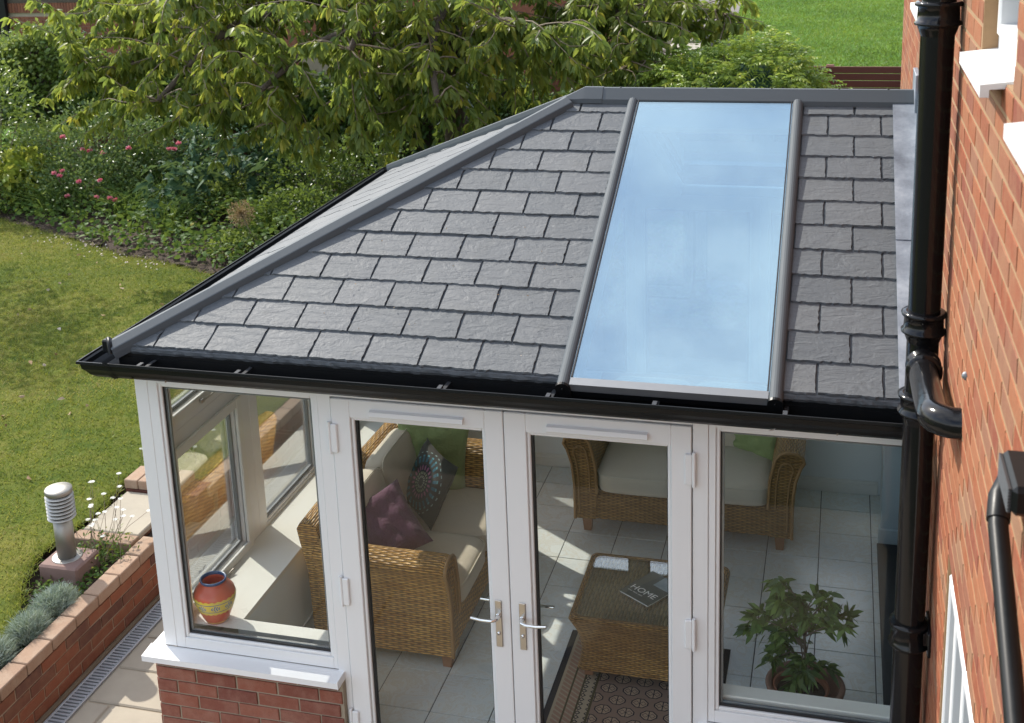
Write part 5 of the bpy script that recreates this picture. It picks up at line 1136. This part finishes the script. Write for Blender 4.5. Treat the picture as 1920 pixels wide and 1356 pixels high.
# lavender
for x, y, r_, lab, n in ((-1.085, .56, .13, 'grey green lavender clump spilling over the wall beside the lamp', 2600), (-1.075, .30, .12, 'second grey green lavender clump along the wall coping', 2400), (-1.10, .03, .12, 'third lavender clump counting from the lamp along the wall', 2400), (-1.09, -.22, .13, 'lavender clump farthest from the lamp along the wall', 2200)):
    T_ = thing('lavender_clump', (x, y, .32), lab, 'lavender', 'lavender along the wall')
    a = RNG.uniform(0, 2*PI, n); rr_ = np.sqrt(RNG.random(n)); P = np.stack([x+rr_*np.cos(a)*r_*.75, y+rr_*np.sin(a)*r_*1.1, .32+RNG.uniform(0, .13, n)*(1-.6*rr_**2)], 1)
    D = np.stack([np.cos(a)*.5*rr_, np.sin(a)*.5*rr_, np.full(n, .8)], 1)+RNG.normal(size=(n, 3))*.3
    blades('foliage', P, D, RNG.uniform(.03, .075, n), .0042, RNG.random(n), M_lav, T_, .15)
# daisies
DS = thing('daisy_plant', (-1.22, 1.18, .33), 'wispy white daisies growing between the lamp and the stone step', 'daisy')
b = MB(); tips = []
for k in range(26):
    x0, y0 = -1.13+RNG.normal()*.06, 1.12+RNG.normal()*.05; e = (x0+RNG.uniform(-.20, .16), y0+RNG.uniform(.0, .30), .52+RNG.uniform(-.04, .22)); b.tube([(x0, y0, .33), ((x0+e[0])/2+.01, (y0+e[1])/2-.02, .46), e], [.0022, .0018, .0012], 4); tips.append(e)
b.build('stalks', M_twig, DS)
for e in tips:
    m = 12; a = np.linspace(0, 2*PI, m, endpoint=False); D = np.stack([np.cos(a), np.sin(a), np.full(m, .18)], 1); leaves('flower', np.repeat(np.array([e]), m, 0), D, .019, .009, RNG.random(m), M_daisy, DS, .05, .1, up=np.array([[0, 0, 1.]]))
n = 260; P = np.stack([-1.13+RNG.normal(size=n)*.09, 1.12+RNG.normal(size=n)*.07, .33+RNG.uniform(0, .16, n)], 1); leaves('foliage', P, RNG.normal(size=P.shape), .03, .012, RNG.random(n), M_cover, DS, .1, .1)
DS2 = thing('daisy_plant', (-1.2, 2.6, .38), 'patch of white daisies on the lawn seen through the side windows', 'daisy')
n = 14; P = np.stack([-1.25+RNG.normal(size=n)*.18, 2.7+RNG.normal(size=n)*.45, np.full(n, GZ)], 1); b = MB()
for p in P: b.tube([tuple(p), (p[0]+.01, p[1], GZ+.13)], .0018, 4)
b.build('stalks', M_twig, DS2)
for p in P:
    m = 10; a = np.linspace(0, 2*PI, m, endpoint=False); leaves('flower', np.repeat(np.array([[p[0]+.01, p[1], GZ+.13]]), m, 0), np.stack([np.cos(a), np.sin(a), np.full(m, .2)], 1), .018, .009, RNG.random(m), M_daisy, DS2, .05, .1)
# ------------------------------------------------------------------ cherry tree
CH = thing('cherry_tree', (-1.0, 8.4, GZ), 'spreading cherry tree with drooping yellow green leaves behind the conservatory', 'tree')
Rc = np.random.default_rng(21)
def curve(p0, p1, sag, n=9, wob=.06):
    P = []; w1, w2 = Rc.normal(size=3)*wob, Rc.normal(size=3)*wob
    for i in range(n):
        t = i/(n-1); q = p0*(1-t)+p1*t; q = q+np.array([0, 0, sag*4*t*(1-t)])+w1*math.sin(PI*t)*1.0+w2*math.sin(2*PI*t); P.append(q)
    return P
fork = np.array([-1.05, 8.2, 2.35]); tr = MB(); tr.tube([(-1.0, 8.4, GZ-.1), (-1.03, 8.36, .9), (-1.0, 8.3, 1.6), tuple(fork), (-1.0, 8.15, 3.0), (-.95, 8.1, 3.7), (-1.0, 8.1, 4.6)], [.20, .17, .15, .145, .12, .09, .05], 14); TR = tr.build('trunk', M_bark, CH)
n = 1100; z = Rc.uniform(GZ, 3.5, n); a = Rc.uniform(0, 2*PI, n); P = np.stack([-1.02+.19*np.cos(a), 8.25+.19*np.sin(a), z], 1); D = np.stack([np.cos(a), np.sin(a), Rc.normal(size=n)*.5-.4], 1)
IV = leaves('ivy', P, D, Rc.uniform(.06, .1, n), .06, Rc.random(n)*.25, M_ivyleaf, CH, .1, .2)
cc = np.array([-1.65, 7.45, 3.15]); rad = np.array([4.25, 2.1, 1.75]); limbs = []
targets = [(-4.9, 7.0, 2.5), (-4.6, 7.6, 3.3), (-3.6, 6.3, 2.3), (-3.0, 6.1, 3.4), (-2.2, 5.9, 2.5), (-1.2, 5.8, 2.9), (-.4, 5.9, 2.4), (.6, 6.3, 2.9), (1.3, 7.0, 2.6), (2.0, 7.9, 3.0), (1.2, 8.8, 3.3), (-3.8, 8.4, 3.0), (-2.6, 9.0, 3.4), (-5.2, 7.9, 3.9)]
for tg in targets:
    tg = np.array(tg); s0 = fork+np.array([0, 0, Rc.uniform(-.1, 1.6)]); L = curve(s0, tg, .30+Rc.uniform(0, .25), 11, .12); limbs.append(L)
    ln = np.linalg.norm(tg-s0); MB().tube([tuple(p) for p in L], [max(.012, .030+.017*ln*(1-i/10)) if i else .07 for i in range(11)], 8).build('branch', M_bark, CH)
tw = MB(); nodes = []; ndir = []
def addtwig(s, e, sag):
    T = curve(s, e, sag, 8, .05); tw.tube([tuple(p) for p in T], [.011, .009, .008, .0065, .0055, .0045, .0038, .003], 5, False)
    Ls = np.linalg.norm(e-s); m = max(3, int(Ls/.085))
    for k in range(m):
        t = (k+.7)/m*7; i = min(6, int(t)); nodes.append(T[i]*(1-(t-i))+T[i+1]*(t-i)); ndir.append(T[min(7, i+1)]-T[max(0, i-1)])
for L in limbs:
    m = 17
    for k in range(m):
        t = Rc.uniform(.25, 1.)*10; i = min(9, int(t)); s = L[i]*(1-(t-i))+L[i+1]*(t-i); d = L[i+1]-L[i]; d = d/np.linalg.norm(d)
        out = d*.6+Rc.normal(size=3)*.75; out[2] = out[2]*.5-.05; out = out/np.linalg.norm(out)
        e = s+out*Rc.uniform(.45, 1.05); q = (e-cc)/rad; qn = np.linalg.norm(q)
        if qn > 1.05: e = cc+q/qn*1.05*rad
        addtwig(s, e, Rc.uniform(.02, .14))
# explicit drooping shoots seen against the bed
for (u0, v0, Y0), (u1, v1, Y1) in (((330, 60, 7.2), (85, 185, 6.7)), ((300, 120, 7.2), (110, 235, 6.7)), ((420, 90, 7.2), (140, 140, 7.0)), ((420, 150, 6.9), (160, 250, 6.6)), ((450, 200, 6.9), (260, 255, 6.6)), ((430, 190, 6.9), (400, 310, 6.7)), ((350, 20, 7.4), (100, 30, 7.4)), ((380, 60, 7.4), (130, 75, 7.2)),
                                   ((620, 190, 7.0), (590, 300, 6.8)), ((700, 170, 7.0), (640, 290, 6.8)), ((560, 180, 7.0), (500, 270, 6.8)), ((1200, 60, 7.8), (1380, 25, 7.9)), ((1150, 70, 7.8), (1330, 70, 7.9)), ((1100, 90, 7.8), (1240, 120, 7.8)), ((1050, 60, 7.8), (1200, 30, 7.9)), ((1000, 100, 7.4), (1180, 140, 7.6)), ((950, 110, 7.4), (1090, 160, 7.3)), ((900, 120, 7.2), (800, 215, 7.0)), ((800, 120, 7.2), (700, 240, 7.0)), ((1000, 80, 7.4), (930, 180, 7.1)),
                                   ((1000, 20, 7.8), (1250, 0, 8.1)), ((520, 230, 7.0), (420, 260, 6.8)), ((760, 200, 7.0), (660, 260, 6.9))):
    addtwig(np.array(at(u0, v0, Y0)), np.array(at(u1, v1, Y1)), .10)
    addtwig(np.array(at(u0+25, v0-8, Y0+.15)), np.array(at(u1+38, v1-12, Y1+.12)), .12)
LP = np.array([p for L in limbs for p in L[2:]])
for k in range(330):
    while True:
        q = Rc.uniform(-1, 1, 3)
        if .25 < np.linalg.norm(q) < 1 and q[2] < .35: break
    e = cc+q*rad; dist = np.linalg.norm(LP-(e+np.array([0, .1, .25])), axis=1); s = LP[np.argmin(dist)]
    v = e-s; l = np.linalg.norm(v)
    if l < .35: e = s+v/max(l, .05)*.5
    if l > 1.35: s = e-v/l*1.2
    addtwig(s, e, Rc.uniform(.03, .14))
tw.build('twigs', M_twig, CH)
nodes = np.array(nodes); ndir = norm(np.array(ndir)); K = 9; P = np.repeat(nodes, K, 0); n = len(P); a = Rc.uniform(0, 2*PI, n)
D = np.stack([np.cos(a)*.75, np.sin(a)*.75, Rc.uniform(-1.25, -.15, n)], 1)+np.repeat(ndir, K, 0)*.35; P = P+norm(D)*.025
cl = np.repeat(Rc.normal(size=len(nodes))*.13+.10*np.sin(nodes[:, 0]*2.2+nodes[:, 2]*3), K); left = np.clip((-P[:, 0]-1.5)/4, 0, 1)
tn = .40+cl+.16*left+Rc.normal(size=n)*.17+(Rc.random(n) > .95)*.35
leaves('foliage', P, D, Rc.uniform(.075, .125, n), Rc.uniform(.036, .056, n), tn, M_cherry, CH, .16, .22)
YT = thing('young_tree', (-8.3, 6.6, GZ), 'small leafy tree on the lawn casting dappled shade', 'tree')
MB().tube([(-8.3, 6.6, GZ-.1), (-8.25, 6.55, 1.6), (-8.2, 6.5, 3.4)], [.09, .07, .03], 10).build('trunk', M_bark, YT)
n = 4300; d = norm(RNG.normal(size=(n, 3))); P = np.array([-7.7, 6.3, 3.4])+d*np.array([1.6, 1.7, 1.1])*(RNG.random((n, 1))**.45); P += .35*np.sin(P[:, [1, 2, 0]]*3.3)
leaves('foliage', P, d+RNG.normal(size=d.shape), RNG.uniform(.07, .11, n), .05, RNG.random(n), M_cherry, YT, .15, .2)
# hedge of ivy on the boundary, left
def hedge(name, label, x0, x1, y0, y1, z0, z1, n, ll, tint, mat=M_ivyleaf, wav=.25):
    T_ = thing(name, ((x0+x1)/2, (y0+y1)/2, GZ), label, 'hedge')
    nx = 30; V = []; F = []
    top = lambda x: z1+wav*math.sin(x*1.9)+.5*wav*math.sin(x*4.3+1)
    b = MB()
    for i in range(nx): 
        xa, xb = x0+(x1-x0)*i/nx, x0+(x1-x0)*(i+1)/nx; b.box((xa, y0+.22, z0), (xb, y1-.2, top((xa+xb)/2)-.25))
    b.build('hedge_shade_core', M_bark, T_)  # solid dark blocks stand in for the shade inside the hedge
    u = RNG.random(n); x = x0+(x1-x0)*u; tp_ = np.array([top(q) for q in x]); fr_ = RNG.random(n) < .62
    P = np.stack([x, np.where(fr_, y0+RNG.normal(size=n)*.10+.22*np.sin(x*3)*np.sin(x*1.1), RNG.uniform(y0, y1, n)), np.where(fr_, z0+(tp_-z0)*RNG.random(n)**.75, tp_+RNG.normal(size=n)*.09-.06)], 1)
    P[:, 1] += np.where(fr_, .25*np.clip((P[:, 2]-z1+.5), 0, 1), 0)
    D = RNG.normal(size=(n, 3)); D[:, 1] -= .5; D[:, 2] += .2
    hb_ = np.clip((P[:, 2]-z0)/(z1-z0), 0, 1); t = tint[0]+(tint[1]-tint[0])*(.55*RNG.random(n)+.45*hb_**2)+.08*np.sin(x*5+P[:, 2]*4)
    leaves('foliage', P, D, RNG.uniform(ll*.6, ll*1.2, n), RNG.uniform(ll*.45, ll*.8, n), t, mat, T_, .15, .12); return T_
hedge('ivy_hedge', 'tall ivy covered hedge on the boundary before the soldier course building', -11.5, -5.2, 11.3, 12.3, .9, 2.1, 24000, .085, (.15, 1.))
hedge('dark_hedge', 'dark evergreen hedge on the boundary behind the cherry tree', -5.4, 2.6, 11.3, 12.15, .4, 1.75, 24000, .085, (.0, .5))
# boundary walls
bw = thing('boundary_wall', (-3.2, 12.2, GZ), 'dull red brick boundary wall with pier glimpsed under the cherry branches', 'wall')
MB().box((-9.5, 12.25, .1), (2.6, 12.45, 1.75)).build('mortar_bed', M_mortar_g, bw)
MB().box((-4.62, 11.92, .1), (-4.05, 12.24, 2.0)).build('pier_core', M_mortar_g, bw)
px0 = at(416, 300, 11.9)[0]; px1 = at(466, 300, 11.9)[0]
brick_wall(bw, M_red, [(px0, px1, .3, 2.0)], 'y', 11.88, -1, L=.225, z0=.3, off=px0, maxparts=70, depth=.05)
brick_wall(bw, M_red, [(-9.4, 2.6, .3, 1.72)], 'y', 12.22, -1, L=.225, z0=.3, maxparts=0, depth=.05)
nb = thing('neighbour_building', (-9, 19, GZ), 'plain red brick building with a soldier course beyond the ivy hedge', 'building')
c0, c1 = at(-90, 0, 19.)[0], at(330, 0, 19.)[0]
zt = at(60, 6, 19.)[2]
MB().box((c0, 19.02, .2), (c1, 25., zt+1.5)).build('wall_core', M_mortar_g, nb)
brick_wall(nb, M_farbrick, [(c0, c1, zt-2.4, zt-.30)], 'y', 19.0, -1, z0=zt-2.4, maxparts=0, depth=.06)
xs = c0
b = MB()
while xs < c1: b.box((xs+.005, 18.985, zt-.215), (xs+.070, 19.05, zt)); xs += .075
stuff(b.build('soldier_course', M_farbrick, nb)); MB().box((c0, 18.98, zt+.01), (c1, 19.03, zt+.6)).build('upper_panel', M_bark, nb)
dpx = at(4, 50, 18.8); MB().box((dpx[0]-.12, 18.85, .3), (dpx[0]+.10, 18.95, zt+.5)).build('drainpipe', M_gutter, nb)
gb = thing('distant_outbuilding', (-3.5, 16, GZ), 'red brick outbuilding glimpsed in gaps of the cherry foliage', 'building')
MB().box((-7.4, 15.52, .2), (-.6, 18., 3.1)).build('wall', M_farbrick, gb); 
MB().add([(-7.6, 15.3, 3.05), (-.4, 15.3, 3.05), (-.4, 18.2, 4.2), (-7.6, 18.2, 4.2)], [(0, 1, 2, 3)]).build('roof', M_greywood, gb)
MB().box((-5.6, 15.48, 1.0), (-5.0, 15.53, 2.4)).box((-6.6, 15.48, 1.4), (-6.0, 15.53, 2.2)).build('window', M_glass, gb)
n = 60000; P = np.stack([U3(n, -2., 6.5), 17+24*RNG.random(n)**1.3, np.full(n, GZ-.02)], 1); D = RNG.normal(size=(n, 3))*.5; D[:, 2] = 1
tf = .45+.3*np.sin(P[:, 0]*1.3+np.sin(P[:, 1]))*np.cos(P[:, 1]*.8)+RNG.normal(size=n)*.15
stuff(tag(blades('meadow_grass', P, D, RNG.uniform(.05, .12, n), .02, tf, M_cover2), 'longer bright grass of the lawn beyond the fence', 'grass'))
# shed roof, steps and fence at the top right
x0, y0_, z0_ = at(1262, 38, 17.); x1_ = at(1372, 38, 17.)[0]
sh = thing('garden_shed', ((x0+x1_)/2, 17.5, GZ), 'low grey felt roofed garden shed beyond the cherry tree tip', 'shed')
for k in range(7):
    b = MB(); yy = 17.+k*.42; zz = z0_-.15+k*.10; b.add([(x0-.6, yy, zz), (x1_+.05, yy, zz), (x1_+.05, yy+.44, zz+.10), (x0-.6, yy+.44, zz+.10), (x0-.6, yy, zz-.03), (x1_+.05, yy, zz-.03)], [(0, 1, 2, 3), (0, 4, 5, 1)]); b.build('roof_board', M_greywood, sh)
for k in range(9): bxp('wall_board', (x0-.55, 17.02+.0, GZ+k*.14), (x1_, 17.05, GZ+k*.14+.132), M_greywood, sh, .004)
stp = thing('garden_steps', (at(1270, 105, 12.5)[0], 12.5, GZ), 'weathered stone steps beside the bright bush', 'steps')
for k, (v, Y) in enumerate(((112, 12.2), (92, 12.9), (76, 13.6))):
    a_, b_, c_ = at(1225+k*10, v, Y), at(1312, v, Y), 0; bxp('step', (a_[0], Y, GZ-.05), (b_[0], Y+.62, a_[2]), M_stone, stp, .01)
FY = 8.05; FX0, FX1 = at(1500, 150, FY)[0], at(1700, 150, FY)[0]; FT = at(1620, 125, FY)[2]
FE = thing('timber_fence', ((FX0+FX1)/2, FY, GZ), 'red brown horizontal board fence between the bush and the house', 'fence')
z = FT
k = 0
while z > .5:
    bxp('fence_board', (FX0, FY-.012+random.uniform(-.004, .004), z-.067), (FX1, FY+.012, z), M_fence, FE, .004); z -= .073; k += 1
for x in (FX0+.3, FX0+1.15): bxp('post', (x-.04, FY+.015, GZ), (x+.04, FY+.09, FT+.01), M_fence, FE, .005)
# bright bush
BU = shrub('wisteria_bush', 'rounded bright green bush rising behind the roof ridge', 'bush', (at(1400, 150, 6.6)[0], 6.6, at(1400, 165, 6.6)[2]-.08), (.83, .75, .56), 200, .08, .03, M_wist, (.2, .8))
c = np.array(at(1400, 165, 6.6)); c[2] -= .12; n = 1500; d = norm(RNG.normal(size=(n, 3))); d[:, 2] = abs(d[:, 2])*1.1-.15; bu = 1+.12*np.sin(d[:, 0]*6)+.08*np.sin(d[:, 1]*9+2)
P0 = c+d*np.array([.84, .72, .56])*bu[:, None]*RNG.uniform(.72, 1.0, (n, 1)); D0 = norm(d*.7+RNG.normal(size=(n, 3))*.5)
P, D = [], []
for k in range(6):
    t = .03+k*.032; sd = norm(np.cross(D0, RNG.normal(size=(n, 3))*0+np.array([0, 0, 1.])))
    for s in (-1, 1): P.append(P0+D0*t-np.array([0, 0, 1])*t*t*1.8); D.append(D0*.5+sd*s*.9+np.array([0, 0, -.25]))
P, D = np.concatenate(P), np.concatenate(D); tn = np.tile(RNG.beta(2, 2.4, n)*.9, 12)+RNG.normal(size=len(P))*.08
leaves('fronds', P, D, RNG.uniform(.04, .062, len(P)), .019, tn, M_wist, BU, .1, .25)
# stems, and a solid dark core painted as the bush's shaded inside
b = MB()
for k in range(40):
    e = c+norm(RNG.normal(size=(1, 3)))[0]*np.array([.7, .6, .45]); b.tube([(c[0], c[1], GZ), tuple((np.array([c[0], c[1], 1.2])+e)/2), tuple(e)], [.03, .015, .006], 5)
b.build('stems', M_bark, BU)
MB().lathe([(0, -1.8), (.55, -1.5), (.66, -.6), (.62, -.1), (.45, .22), (0, .38)], tuple(c), 14).build('bush_shade_core', M_bluegreen, BU)
# orange pot at the left edge
c = at(5, 352, 8.9); tag(MB().lathe([(0, 0), (.10, 0), (.14, .2), (.155, .21), (.155, .24), (.13, .24), (.12, .2)], (c[0], c[1], GZ), 24).build('flower_pot', M_terra, None, origin=(0, 0, 0)), 'orange terracotta flower pot beside the broad yellow leaved plant', 'pot')
#@@END
